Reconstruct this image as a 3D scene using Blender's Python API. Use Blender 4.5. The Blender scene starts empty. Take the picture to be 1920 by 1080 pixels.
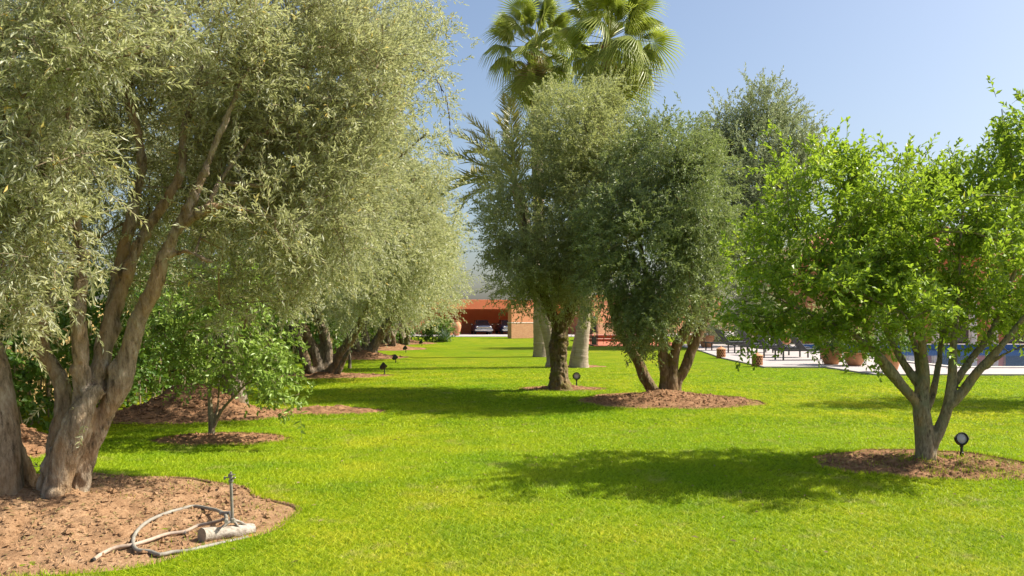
import bpy, math, random
import numpy as np
from mathutils import Vector, Matrix

C = bpy.context.scene
COL = C.collection
PI = math.pi
random.seed(7)

# ------------------------------------------------------------------ camera, sky, sun, exposure
F = 1600.0            # focal length in photograph pixels (1920 wide)
HOR, EYE = 595.0, 1.6 # horizon row, eye height
cam_d = bpy.data.cameras.new('camera')
cam = bpy.data.objects.new('camera', cam_d)
COL.objects.link(cam)
cam.location = (0, 0, EYE)
cam.rotation_euler = (PI / 2, 0, 0)
cam_d.sensor_width = 36.0
cam_d.lens = 36.0 * F / 1920.0
cam_d.shift_y = (HOR - 540.0) / 1920.0
cam_d.clip_start = 0.05
cam_d.clip_end = 6000
C.camera = cam

SUN_EL = math.radians(46)
SUN_H = Vector((0.98, 0.19, 0)).normalized()
SUN_V = Vector((SUN_H.x * math.cos(SUN_EL), SUN_H.y * math.cos(SUN_EL), math.sin(SUN_EL)))
w = bpy.data.worlds.new('World')
C.world = w
w.use_nodes = True
nt = w.node_tree
bg = nt.nodes['Background']
sky = nt.nodes.new('ShaderNodeTexSky')
sky.sky_type = 'NISHITA'
sky.sun_disc = False
sky.sun_elevation = SUN_EL
sky.sun_rotation = math.atan2(SUN_H.x, SUN_H.y)
sky.air_density = 1.0
sky.dust_density = 3.0
sky.ozone_density = 2.0
nt.links.new(sky.outputs[0], bg.inputs[0])
bg.inputs[1].default_value = 0.087
sd = bpy.data.lights.new('sun', 'SUN')
sd.energy = 4.6
sd.angle = math.radians(0.55)
sd.color = (1.0, 0.93, 0.80)
sun = bpy.data.objects.new('sun', sd)
sun.rotation_euler = (-SUN_V).to_track_quat('-Z', 'Y').to_euler()
COL.objects.link(sun)
C.view_settings.view_transform = 'Standard'
C.view_settings.look = 'None'
C.view_settings.exposure = 1.0
C.view_settings.gamma = 1.0
C.view_settings.use_curve_mapping = False
C.cycles.max_bounces = 8
C.cycles.diffuse_bounces = 4
C.cycles.glossy_bounces = 2
C.cycles.transmission_bounces = 7
C.cycles.transparent_max_bounces = 4

# ------------------------------------------------------------------ small helpers
def P(px, py, Y):
    return np.array([(px - 960.0) / F * Y, Y, EYE - (py - HOR) / F * Y])

def GY(py):
    return F * EYE / (py - HOR)

def G(px, py):
    Y = GY(py)
    return np.array([(px - 960.0) / F * Y, Y, 0.0])

def nrm(a):
    n = np.linalg.norm(a, axis=-1, keepdims=True)
    return a / np.maximum(n, 1e-9)

_hv = np.random.RandomState(99).rand(4096)
def vnoise(p):
    p = np.asarray(p, dtype=np.float64)
    i = np.floor(p).astype(np.int64)
    f = p - i
    f = f * f * (3 - 2 * f)
    def h(a, b, c):
        return _hv[(a * 73 + b * 1777 + c * 937 + ((a * 31) ^ (b * 17) ^ (c * 7))) & 4095]
    r = 0
    for dx in (0, 1):
        wx = f[:, 0] if dx else 1 - f[:, 0]
        for dy in (0, 1):
            wy = f[:, 1] if dy else 1 - f[:, 1]
            for dz in (0, 1):
                wz = f[:, 2] if dz else 1 - f[:, 2]
                r = r + wx * wy * wz * h(i[:, 0] + dx, i[:, 1] + dy, i[:, 2] + dz)
    return r

def fbm(p, o=3):
    r, a, s = 0, 0.5, 0
    for k in range(o):
        r = r + a * vnoise(np.asarray(p) * (2 ** k) + 13.7 * k)
        s += a
        a *= 0.5
    return r / s

def mesh_np(name, verts, faces, mats, tint=None, mat_idx=None, smooth=False):
    """faces: list of int arrays (M,k)"""
    me = bpy.data.meshes.new(name)
    verts = np.ascontiguousarray(verts, dtype=np.float32)
    me.vertices.add(len(verts))
    me.vertices.foreach_set('co', verts.ravel())
    faces = [np.asarray(f, dtype=np.int32) for f in faces if len(f)]
    loops = np.concatenate([f.ravel() for f in faces])
    tot = np.concatenate([np.full(len(f), f.shape[1], dtype=np.int32) for f in faces])
    start = np.concatenate([[0], np.cumsum(tot)[:-1]]).astype(np.int32)
    me.loops.add(len(loops))
    me.loops.foreach_set('vertex_index', loops)
    me.polygons.add(len(tot))
    me.polygons.foreach_set('loop_start', start)
    try:
        me.polygons.foreach_set('loop_total', tot)
    except Exception:
        pass
    if mat_idx is not None:
        me.polygons.foreach_set('material_index', np.asarray(mat_idx, dtype=np.int32))
    me.polygons.foreach_set('use_smooth', np.full(len(tot), bool(smooth)))
    for m in (mats if isinstance(mats, (list, tuple)) else [mats]):
        me.materials.append(m)
    if tint is not None:
        at = me.attributes.new('tint', 'FLOAT', 'POINT')
        at.data.foreach_set('value', np.ascontiguousarray(tint, dtype=np.float32))
    me.update(calc_edges=True)
    return me

class MB:
    """collects simple shapes, then links them as one mesh object"""
    def __init__(s):
        s.v = []; s.f = []; s.n = 0
    def add(s, v, f):
        s.v += [tuple(map(float, x)) for x in v]
        s.f += [tuple(i + s.n for i in q) for q in f]
        s.n = len(s.v)
        return s
    def box(s, c, d, rz=0.0, bev=0.0, ry=0.0, rx=0.0):
        x, y, z = d[0] / 2, d[1] / 2, d[2] / 2
        if bev <= 0:
            v = [(a * x, b * y, e * z) for e in (-1, 1) for b in (-1, 1) for a in (-1, 1)]
            f = [(0, 2, 3, 1), (4, 5, 7, 6), (0, 1, 5, 4), (2, 6, 7, 3), (0, 4, 6, 2), (1, 3, 7, 5)]
        else:
            b = min(bev, x * .9, y * .9, z * .9)
            v = []; f = []
            def ring(zz, ins):
                X, Yy = x - ins, y - ins
                k = b
                return [(-X + k, -Yy, zz), (X - k, -Yy, zz), (X, -Yy + k, zz), (X, Yy - k, zz),
                        (X - k, Yy, zz), (-X + k, Yy, zz), (-X, Yy - k, zz), (-X, -Yy + k, zz)]
            for zz, ins in ((-z, b * .7), (-z + b, 0), (z - b, 0), (z, b * .7)):
                v += ring(zz, ins)
            for r in range(3):
                for i in range(8):
                    j = (i + 1) % 8
                    f.append((r * 8 + i, r * 8 + j, r * 8 + 8 + j, r * 8 + 8 + i))
            f.append(tuple(range(7, -1, -1))); f.append(tuple(range(24, 32)))
        M = Matrix.Translation(Vector(c)) @ Matrix.Rotation(rz, 4, 'Z') @ Matrix.Rotation(ry, 4, 'Y') @ Matrix.Rotation(rx, 4, 'X')
        return s.add([M @ Vector(q) for q in v], f)
    def tube(s, pts, r, n=8, cap=True):
        pts = np.asarray(pts, dtype=float)
        r = np.broadcast_to(np.asarray(r, dtype=float), (len(pts),))
        v, f = tube_np(pts, r, n)
        f = [tuple(q) for q in f]
        if cap:
            f.append(tuple(range(n - 1, -1, -1)))
            f.append(tuple(range((len(pts) - 1) * n, len(pts) * n)))
        return s.add(v, f)
    def lathe(s, prof, n=16, c=(0, 0, 0), M=None, cap=True):
        v = []; f = []
        m = len(prof)
        for (r, z) in prof:
            for i in range(n):
                a = 2 * PI * i / n
                v.append(Vector((r * math.cos(a), r * math.sin(a), z)))
        for k in range(m - 1):
            for i in range(n):
                j = (i + 1) % n
                f.append((k * n + i, k * n + j, k * n + n + j, k * n + n + i))
        if cap and prof[0][0] > 1e-4: f.append(tuple(range(n - 1, -1, -1)))
        if cap and prof[-1][0] > 1e-4: f.append(tuple(range((m - 1) * n, m * n)))
        M = M or Matrix.Identity(4)
        return s.add([M @ q + Vector(c) for q in v], f)
    def prism(s, poly, z0, z1):
        n = len(poly)
        v = [(x, y, z0) for x, y in poly] + [(x, y, z1) for x, y in poly]
        f = [tuple(range(n - 1, -1, -1)), tuple(range(n, 2 * n))]
        for i in range(n):
            j = (i + 1) % n
            f.append((i, j, n + j, n + i))
        return s.add(v, f)
    def mesh(s, name, mat, smooth=False):
        me = bpy.data.meshes.new(name)
        me.from_pydata(s.v, [], s.f)
        me.materials.append(mat)
        if smooth:
            me.polygons.foreach_set('use_smooth', [True] * len(me.polygons))
            me.set_sharp_from_angle(angle=math.radians(42))
        me.update()
        return me
    def build(s, name, mat, parent=None, smooth=False):
        return link(name, s.mesh(name, mat, smooth), parent)

def link(name, me, parent=None):
    o = bpy.data.objects.new(name, me)
    COL.objects.link(o)
    if parent: o.parent = parent
    return o

def tag(o, label=None, cat=None, group=None, kind=None):
    if label: o['label'] = label
    if cat: o['category'] = cat
    if group: o['group'] = group
    if kind: o['kind'] = kind
    return o

def thing(name, label, cat, loc=(0, 0, 0), rz=0.0, group=None):
    o = bpy.data.objects.new(name, None)
    COL.objects.link(o)
    o.empty_display_size = 0.1
    o.location = loc
    o.rotation_euler = (0, 0, rz)
    return tag(o, label, cat, group)

def dup(root, loc, rz=0.0, label=None, group=None, scale=None):
    r = root.copy(); COL.objects.link(r)
    r.location = loc; r.rotation_euler = (0, 0, rz)
    if scale: r.scale = scale
    if label: r['label'] = label
    if group: r['group'] = group
    for ch in list(root.children):
        c = ch.copy(); COL.objects.link(c); c.parent = r
        for g in ch.children:
            d = g.copy(); COL.objects.link(d); d.parent = c
    return r

def tube_np(pts, r, n=8, twist=0.0):
    pts = np.asarray(pts, dtype=float)
    m = len(pts)
    t = nrm(np.gradient(pts, axis=0))
    u = np.zeros_like(pts)
    a = np.array([1.0, 0, 0]) if abs(t[0][0]) < .8 else np.array([0, 1.0, 0])
    cur = a - t[0] * a.dot(t[0])
    for i in range(m):
        cur = cur - t[i] * cur.dot(t[i])
        cur = cur / max(np.linalg.norm(cur), 1e-9)
        u[i] = cur
    v = np.cross(t, u)
    ang = np.arange(n) / n * 2 * PI
    ca, sa = np.cos(ang), np.sin(ang)
    V = pts[:, None, :] + r[:, None, None] * (ca[None, :, None] * u[:, None, :] + sa[None, :, None] * v[:, None, :])
    V = V.reshape(-1, 3)
    i = np.arange(m - 1)[:, None] * n
    k = np.arange(n)[None, :]
    k2 = (np.arange(n)[None, :] + 1) % n
    Fq = np.stack([i + k, i + k2, i + n + k2, i + n + k], -1).reshape(-1, 4)
    return V, Fq

def catmull(pts, step=0.08):
    pts = np.asarray(pts, dtype=float)
    q = np.vstack([2 * pts[0] - pts[1], pts, 2 * pts[-1] - pts[-2]])
    out = []
    for i in range(1, len(q) - 2):
        p0, p1, p2, p3 = q[i - 1], q[i], q[i + 1], q[i + 2]
        n = max(2, int(np.linalg.norm(p2[:3] - p1[:3]) / step))
        for t in np.arange(n) / n:
            out.append(0.5 * ((2 * p1) + (-p0 + p2) * t + (2 * p0 - 5 * p1 + 4 * p2 - p3) * t ** 2 + (-p0 + 3 * p1 - 3 * p2 + p3) * t ** 3))
    out.append(pts[-1])
    return np.array(out)

# ------------------------------------------------------------------ materials
def newmat(name):
    m = bpy.data.materials.new(name)
    m.use_nodes = True
    nt = m.node_tree
    b = nt.nodes['Principled BSDF']
    return m, nt, b

def N(nt, t, **kw):
    n = nt.nodes.new(t)
    for k, v in kw.items(): setattr(n, k, v)
    return n

def noise(nt, scale, detail=4, coord='Object', rough=.6, vscale=None):
    tc = N(nt, 'ShaderNodeTexCoord')
    n = N(nt, 'ShaderNodeTexNoise')
    n.inputs['Scale'].default_value = scale
    n.inputs['Detail'].default_value = detail
    n.inputs['Roughness'].default_value = rough
    src = tc.outputs[coord] if coord != 'Pos' else N(nt, 'ShaderNodeNewGeometry').outputs['Position']
    if vscale:
        mp = N(nt, 'ShaderNodeMapping')
        mp.inputs['Scale'].default_value = vscale
        nt.links.new(src, mp.inputs['Vector'])
        src = mp.outputs[0]
    nt.links.new(src, n.inputs['Vector'])
    return n.outputs['Fac']

def ramp(nt, fac, stops):
    r = N(nt, 'ShaderNodeValToRGB')
    e = r.color_ramp.elements
    while len(e) < len(stops): e.new(0.5)
    for k, (p, c) in enumerate(stops):
        e[k].position = p
        e[k].color = (*c, 1)
    nt.links.new(fac, r.inputs['Fac'])
    return r.outputs['Color']

def bump(nt, b, h, strength=.4, dist=.01):
    n = N(nt, 'ShaderNodeBump')
    n.inputs['Strength'].default_value = strength
    n.inputs['Distance'].default_value = dist
    nt.links.new(h, n.inputs['Height'])
    nt.links.new(n.outputs[0], b.inputs['Normal'])

def mix(nt, a, b, f, mode='MIX'):
    m = N(nt, 'ShaderNodeMix', data_type='RGBA', blend_type=mode)
    for s, v in ((6, a), (7, b)):
        if isinstance(v, tuple): m.inputs[s].default_value = (*v, 1)
        else: nt.links.new(v, m.inputs[s])
    if isinstance(f, (int, float)): m.inputs[0].default_value = f
    else: nt.links.new(f, m.inputs[0])
    return m.outputs[2]

def rough_mat(name, c1, c2, scale=8, rough=.8, bmp=.3, bdist=.01, vscale=None, metal=0.0, coord='Object', spec=.3, detail=5):
    m, nt, b = newmat(name)
    f = noise(nt, scale, detail, coord, .65, vscale)
    nt.links.new(ramp(nt, f, [(.3, c1), (.7, c2)]), b.inputs['Base Color'])
    b.inputs['Roughness'].default_value = rough
    b.inputs['Metallic'].default_value = metal
    b.inputs['Specular IOR Level'].default_value = spec
    if bmp: bump(nt, b, f, bmp, bdist)
    return m

def leaf_mat(name, dark, light, odd, back, trans=.35, tcol=None, rough=.5, spec=.35):
    """two-sided leaf: tint attribute drives leaf to leaf colour, underside has its own colour"""
    m, nt, b = newmat(name)
    at = N(nt, 'ShaderNodeAttribute', attribute_name='tint')
    col = ramp(nt, at.outputs['Fac'], [(0, dark), (.55, light), (.93, light), (.985, odd)])
    geo = N(nt, 'ShaderNodeNewGeometry')
    bk = mix(nt, col, back, .75)
    c = mix(nt, col, bk, geo.outputs['Backfacing'])
    nt.links.new(c, b.inputs['Base Color'])
    b.inputs['Roughness'].default_value = rough
    b.inputs['Specular IOR Level'].default_value = spec
    t = N(nt, 'ShaderNodeBsdfTranslucent')
    tc = mix(nt, col, tcol or light, .5)
    nt.links.new(tc, t.inputs['Color'])
    ms = N(nt, 'ShaderNodeMixShader')
    ms.inputs[0].default_value = trans
    nt.links.new(b.outputs[0], ms.inputs[1])
    nt.links.new(t.outputs[0], ms.inputs[2])
    nt.links.new(ms.outputs[0], nt.nodes['Material Output'].inputs['Surface'])
    return m

M = {}
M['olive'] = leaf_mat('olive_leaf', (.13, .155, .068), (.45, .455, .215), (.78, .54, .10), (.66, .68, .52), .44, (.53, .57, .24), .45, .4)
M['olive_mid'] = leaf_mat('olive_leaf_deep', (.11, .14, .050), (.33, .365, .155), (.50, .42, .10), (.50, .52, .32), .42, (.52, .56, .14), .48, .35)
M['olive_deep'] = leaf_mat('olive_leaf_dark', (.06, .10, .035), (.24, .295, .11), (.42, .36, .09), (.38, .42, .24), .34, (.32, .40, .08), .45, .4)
M['olive_far'] = leaf_mat('olive_leaf_blue', (.20, .26, .105), (.46, .53, .26), (.25, .25, .10), (.30, .32, .23), .3, (.24, .28, .12), .5, .3)
M['lime'] = leaf_mat('citrus_leaf', (.055, .13, .012), (.24, .365, .030), (.62, .56, .06), (.36, .45, .09), .46, (.46, .62, .04), .42, .4)
M['sapling'] = leaf_mat('sapling_leaf', (.11, .20, .025), (.31, .44, .08), (.26, .30, .05), (.17, .23, .06), .36, (.26, .38, .04), .42, .4)
M['hedge'] = leaf_mat('hedge_leaf', (.035, .09, .012), (.115, .215, .028), (.26, .30, .04), (.12, .19, .04), .32, (.22, .36, .03), .45, .4)
M['agave'] = leaf_mat('agave_leaf', (.13, .19, .13), (.22, .28, .20), (.3, .32, .2), (.2, .26, .19), .15, (.25, .3, .2), .5, .3)
M['fan'] = leaf_mat('fan_leaf', (.15, .20, .04), (.37, .42, .11), (.40, .36, .07), (.22, .30, .04), .42, (.50, .60, .04), .42, .4)
M['fan_dry'] = leaf_mat('dry_fan_leaf', (.22, .16, .07), (.32, .25, .11), (.35, .28, .15), (.3, .24, .12), .25, (.4, .3, .12), .7, .2)
M['feather'] = leaf_mat('feather_leaf', (.19, .20, .05), (.46, .42, .11), (.38, .28, .05), (.22, .23, .09), .28, (.34, .33, .06), .42, .45)
M['petiole'] = rough_mat('petiole', (.24, .27, .06), (.34, .34, .10), 6, .5, .1)
M['twig'] = rough_mat('twig', (.16, .12, .07), (.26, .21, .13), 20, .85, .2)
M['green_twig'] = rough_mat('green_twig', (.14, .16, .05), (.22, .22, .08), 20, .8, .2)

def bark_mat(name, c1, c2, c3, sc=1.0, moss=None, bs=.7):
    m, nt, b = newmat(name)
    f1 = noise(nt, 19 * sc, 8, 'Object', .72, (1, 1, .34))
    f2 = noise(nt, 3.2 * sc, 3, 'Object', .6, (1, 1, .5))
    f3 = noise(nt, 70 * sc, 3, 'Object', .6, (1, 1, .35))
    a = ramp(nt, f1, [(.34, c1), (.52, c2), (.66, c3)])
    tan = tuple(x * y for x, y in zip(c2, (1.35, 1.0, .62)))
    c = mix(nt, a, tan, ramp(nt, f2, [(.46, (0, 0, 0)), (.7, (.6, .6, .6))]))
    f5 = noise(nt, 9 * sc, 6, 'Object', .75, (1, 1, .28))
    c = mix(nt, c, tuple(x * .45 for x in c1), ramp(nt, f5, [(.36, (.9, .9, .9)), (.45, (0, 0, 0))]))
    if moss:
        f4 = noise(nt, 5, 4, 'Object', .6)
        c = mix(nt, c, moss, ramp(nt, f4, [(.5, (0, 0, 0)), (.62, (.75, .75, .75))]))
    nt.links.new(c, b.inputs['Base Color'])
    b.inputs['Roughness'].default_value = .9
    b.inputs['Specular IOR Level'].default_value = .15
    hh = N(nt, 'ShaderNodeMath', operation='MULTIPLY_ADD')
    nt.links.new(f3, hh.inputs[0]); hh.inputs[1].default_value = .55
    nt.links.new(f1, hh.inputs[2])
    bump(nt, b, hh.outputs[0], bs, .03)
    return m
M['bark_old'] = bark_mat('old_olive_bark', (.13, .098, .065), (.355, .28, .20), (.50, .43, .33), .9, None, 1.0)
M['bark'] = bark_mat('olive_bark', (.09, .07, .05), (.21, .172, .128), (.35, .30, .235), 1.2)
M['bark_moss'] = bark_mat('mossy_olive_bark', (.085, .06, .038), (.20, .148, .09), (.31, .25, .16), 1.3, (.15, .14, .035))
M['bark_grey'] = bark_mat('smooth_grey_bark', (.13, .105, .07), (.27, .225, .155), (.38, .335, .25), 2.4, (.20, .205, .13), .3)

def palm_bark():
    m, nt, b = newmat('palm_bark')
    f = noise(nt, 3, 5, 'Object', .6, (1, 1, 9))
    f2 = noise(nt, 9, 4, 'Object', .6, (1, 1, .25))
    c = ramp(nt, f, [(.3, (.27, .20, .14)), (.7, (.44, .35, .26))])
    c = mix(nt, c, (.17, .13, .10), ramp(nt, f2, [(.56, (0, 0, 0)), (.7, (.7, .7, .7))]))
    nt.links.new(c, b.inputs['Base Color'])
    b.inputs['Roughness'].default_value = .92
    bump(nt, b, f, .5, .03)
    return m
M['palm_bark'] = palm_bark()
M['boot'] = rough_mat('leaf_boot', (.20, .075, .03), (.42, .18, .07), 5, .8, .3)

def grass_mats():
    def colour(nt, tint):
        a = noise(nt, .9, 4, 'Pos', .6)
        b2 = noise(nt, .16, 3, 'Pos', .5, (1, .6, 1))
        c2 = noise(nt, 4.5, 4, 'Pos', .7)
        col = ramp(nt, a, [(.32, (.26, .40, .010)), (.52, (.40, .50, .012)), (.72, (.54, .56, .026))])
        col = mix(nt, col, (.26, .44, .007), ramp(nt, b2, [(.40, (0, 0, 0)), (.62, (.8, .8, .8))]))
        col = mix(nt, col, (.46, .47, .03), ramp(nt, c2, [(.56, (0, 0, 0)), (.78, (.65, .65, .65))]))
        d2 = noise(nt, 26, 5, 'Pos', .75, (1, .6, 1))
        col = mix(nt, col, ramp(nt, d2, [(.30, (.58, .66, .55)), (.5, (1, 1, 1)), (.72, (1.3, 1.2, 1.4))]), 1.0, 'MULTIPLY')
        e2 = noise(nt, 1.7, 5, 'Pos', .72)
        col = mix(nt, col, (.50, .42, .14), ramp(nt, e2, [(.57, (0, 0, 0)), (.78, (.8, .8, .8))]))
        if tint is not None:
            k = ramp(nt, tint, [(0, (.42, .52, .42)), (.5, (1, 1, 1)), (.88, (1.4, 1.28, 2.0)), (.97, (1.7, 1.35, 4))])
            col = mix(nt, col, k, 1.0, 'MULTIPLY')
        return col
    m, nt, b = newmat('grass_blade')
    at = N(nt, 'ShaderNodeAttribute', attribute_name='tint')
    col = colour(nt, at.outputs['Fac'])
    nt.links.new(col, b.inputs['Base Color'])
    b.inputs['Roughness'].default_value = .55
    b.inputs['Specular IOR Level'].default_value = .25
    t = N(nt, 'ShaderNodeBsdfTranslucent')
    nt.links.new(col, t.inputs['Color'])
    ms = N(nt, 'ShaderNodeMixShader'); ms.inputs[0].default_value = .45
    nt.links.new(b.outputs[0], ms.inputs[1]); nt.links.new(t.outputs[0], ms.inputs[2])
    nt.links.new(ms.outputs[0], nt.nodes['Material Output'].inputs['Surface'])
    M['blade'] = m
    m, nt, b = newmat('lawn_turf')
    f = noise(nt, 60, 4, 'Pos', .7, (1, .55, 1))
    col = colour(nt, None)
    col = mix(nt, col, ramp(nt, f, [(.3, (.30, .33, .30)), (.7, (.58, .55, .6))]), 1.0, 'MULTIPLY')
    nt.links.new(col, b.inputs['Base Color'])
    b.inputs['Roughness'].default_value = .95
    b.inputs['Specular IOR Level'].default_value = .05
    bump(nt, b, f, .8, .03)
    M['turf'] = m
grass_mats()

def soil_mat(name, c1, c2, c3):
    m, nt, b = newmat(name)
    f = noise(nt, 5, 8, 'Pos', .7)
    g = noise(nt, 45, 5, 'Pos', .7)
    c = ramp(nt, f, [(.3, c1), (.5, c2), (.7, c3)])
    c = mix(nt, c, ramp(nt, g, [(.3, (.6, .55, .5)), (.7, (1.2, 1.2, 1.2))]), 1.0, 'MULTIPLY')
    nt.links.new(c, b.inputs['Base Color'])
    b.inputs['Roughness'].default_value = .95
    b.inputs['Specular IOR Level'].default_value = .1
    bump(nt, b, g, .7, .02)
    return m
M['soil'] = soil_mat('pale_soil', (.22, .125, .066), (.335, .205, .115), (.42, .275, .165))
M['soil_red'] = soil_mat('red_soil', (.17, .090, .047), (.285, .158, .085), (.38, .23, .13))
M['plaster'] = rough_mat('terracotta_plaster', (.72, .215, .095), (.80, .26, .115), 1.3, .9, .15, .01)
M['plaster2'] = rough_mat('rose_plaster', (.56, .23, .12), (.64, .28, .15), 1.3, .9, .15, .01)

def brick_mat(name, a, b_, mort, scale):
    m, nt, b = newmat(name)
    tc = N(nt, 'ShaderNodeTexCoord')
    mp = N(nt, 'ShaderNodeMapping'); mp.inputs['Rotation'].default_value = (PI / 2, 0, 0)
    nt.links.new(tc.outputs['Object'], mp.inputs['Vector'])
    t = N(nt, 'ShaderNodeTexBrick')
    t.inputs['Color1'].default_value = (*a, 1); t.inputs['Color2'].default_value = (*b_, 1)
    t.inputs['Mortar'].default_value = (*mort, 1)
    t.inputs['Scale'].default_value = scale
    t.inputs['Mortar Size'].default_value = .012
    nt.links.new(mp.outputs[0], t.inputs['Vector'])
    nt.links.new(t.outputs['Color'], b.inputs['Base Color'])
    b.inputs['Roughness'].default_value = .9
    return m
M['brick'] = brick_mat('far_brick_facing', (.52, .27, .14), (.44, .20, .10), (.55, .38, .25), 4)
M['terracotta'] = rough_mat('terracotta', (.46, .20, .09), (.60, .31, .16), 9, .75, .15)
M['terracotta_shade'] = rough_mat('shaded_terracotta', (.10, .035, .016), (.14, .05, .02), 9, .9, 0)  # darker copy of the terracotta, shade inside the lanterns put into the colour
M['paving'] = rough_mat('pale_paving', (.37, .325, .31), (.46, .41, .39), 2.2, .75, .1, .004)
M['coping'] = rough_mat('pale_coping', (.60, .54, .47), (.7, .64, .58), 3, .7, .1)
M['red_tile'] = rough_mat('red_terrace_tile', (.40, .11, .05), (.50, .155, .075), 4, .7, .1)
M['roof_tile'] = rough_mat('roof_tile', (.42, .17, .10), (.55, .26, .17), 5, .85, .2)
M['black_metal'] = rough_mat('black_metal', (.02, .02, .019), (.045, .045, .042), 30, .45, .1, .002)
M['dark_green_metal'] = rough_mat('dark_green_metal', (.02, .035, .028), (.035, .05, .04), 20, .4, .1, .002)
M['steel'] = rough_mat('weathered_steel', (.20, .175, .15), (.34, .31, .27), 40, .55, .3, .002, metal=.35)
M['hose'] = rough_mat('grey_hose', (.19, .165, .13), (.33, .31, .265), 9, .6, .15, .002)
M['hose_pale'] = rough_mat('dusty_hose', (.26, .185, .13), (.45, .36, .285), 9, .65, .15, .002)
M['log'] = rough_mat('weathered_log', (.15, .115, .085), (.52, .47, .40), 30, .9, .9, .012, (.3, 1, 1))
M['log_end'] = rough_mat('log_end', (.28, .2, .13), (.42, .32, .22), 30, .9, .5, .005)
M['orange_plastic'] = rough_mat('orange_coupling', (.5, .1, .03), (.6, .15, .05), 10, .5, 0)
M['wood'] = rough_mat('pergola_timber', (.38, .24, .09), (.52, .36, .16), 5, .75, .2)
M['lounger'] = rough_mat('lounger_mesh', (.045, .05, .06), (.075, .08, .095), 20, .6, .1)
M['reed'] = rough_mat('reed_cane', (.42, .28, .10), (.58, .42, .18), 8, .8, .4, .01, (9, 9, .4))
M['chrome'] = rough_mat('chrome', (.55, .55, .56), (.7, .7, .7), 9, .2, 0, metal=.9)
M['rubber'] = rough_mat('rubber', (.015, .015, .015), (.03, .03, .03), 20, .8, .1)
M['car_blue'] = rough_mat('navy_car_paint', (.030, .042, .075), (.035, .050, .088), 1, .22, 0, spec=.6)
M['car_silver'] = rough_mat('silver_car_paint', (.36, .40, .45), (.40, .44, .49), 1, .25, 0, spec=.6)
M['red_lamp'] = rough_mat('tail_lamp', (.35, .02, .015), (.4, .03, .02), 3, .25, 0)
M['plate'] = rough_mat('plate', (.6, .58, .54), (.66, .64, .6), 3, .5, 0)
M['paper'] = rough_mat('white_enamel', (.75, .75, .73), (.8, .8, .78), 3, .4, 0)
M['pool_tile'] = rough_mat('pool_tile', (.06, .12, .26), (.10, .18, .36), 14, .3, 0)
M['dark_room'] = rough_mat('dark_opening', (.05, .035, .03), (.07, .05, .04), 2, .8, 0)
M['yellow'] = rough_mat('yellow_petals', (.7, .42, .02), (.75, .5, .04), 9, .6, 0)

def glass_mat(name, col, rough=.08, alpha=None):
    m, nt, b = newmat(name)
    b.inputs['Base Color'].default_value = (*col, 1)
    b.inputs['Roughness'].default_value = rough
    b.inputs['Specular IOR Level'].default_value = .8
    return m
M['glass'] = glass_mat('dark_window_glass', (.04, .05, .06))
M['lens'] = glass_mat('lamp_lens', (.50, .52, .52), .15)
m, nt, b = newmat('pool_water')
f = noise(nt, 1.6, 3, 'Pos', .5)
b.inputs['Base Color'].default_value = (.05, .09, .17, 1)
b.inputs['Roughness'].default_value = .04
b.inputs['IOR'].default_value = 1.33
bump(nt, b, f, .07, .02)
M['water'] = m

# ------------------------------------------------------------------ the ground
BEDS = [  # cx, cy, rx, ry, mound height, noise, soil
    (-4.05, 6.66, 2.22, 1.84, .10, 'soil'),
    (2.95, 16.15, 1.68, 1.62, .13, 'soil_red'),
    (1.10, 18.75, 1.0, .62, .06, 'soil_red'),
    (4.45, 9.15, 1.17, .98, .07, 'soil_red'),
    (-3.75, 11.0, .88, .62, .05, 'soil_red'),
    (-5.35, 22.9, 2.1, 1.15, .10, 'soil_red'),
    (-6.0, 33.2, 1.9, 1.7, .30, 'soil_red'),
    (-6.3, 43.0, 2.0, 2.0, .25, 'soil_red'),
    (-6.6, 52.0, 2.0, 1.8, .2, 'soil_red'),
    (2.0, 27.6, 1.0, .5, .03, 'soil_red'),
    (-5.2, 13.9, 1.55, 1.15, .36, 'soil_red'),
    (-3.1, 14.4, 1.0, .6, .06, 'soil_red'),
    (-6.3, 10.2, 1.0, 1.3, .30, 'soil_red'),
]
def bed_in(x, y, k=1.0):
    """signed measure: <1 inside a bed (wobbly edge)"""
    best = np.full(x.shape, 9.0)
    for (cx, cy, rx, ry, h, s) in BEDS:
        a = np.arctan2((y - cy) / ry, (x - cx) / rx)
        d = np.hypot((x - cx) / rx, (y - cy) / ry)
        wob = 1 + .045 * np.sin(3 * a + cx) + .03 * np.sin(7 * a + cy * 3) + .02 * np.sin(13 * a + cx * 5)
        best = np.minimum(best, d / wob)
    return best

me = MB().prism([(-900, -300), (900, -300), (900, 2500), (-900, 2500)], -.3, -.12).mesh('ground', M['soil_red'])
tag(link('ground', me), kind='structure')
LX0, LX1, LY0, LY1 = -6.6, 16.0, -6.0, 70.0
PATIO = [(7.95, 26.9), (9.85, 26.9), (9.95, 23.35), (34, 23.0), (34, 48), (9.4, 48), (9.0, 42.5), (8.1, 33.0)]
nx, ny = 90, 240
gx, gy = np.meshgrid(np.linspace(-26, 26, nx), np.linspace(LY0, LY1, ny))
v = np.stack([gx.ravel(), gy.ravel(), (fbm(np.stack([gx.ravel() * .25, gy.ravel() * .25, gx.ravel() * 0], -1)) - .5) * .02], -1)
i = (np.arange(ny - 1)[:, None] * nx + np.arange(nx - 1)[None, :]).ravel()
fq = np.stack([i, i + 1, i + nx + 1, i + nx], -1)
o = link('lawn', mesh_np('lawn', v, [fq], M['turf'], smooth=True))
tag(o, kind='structure')

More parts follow.
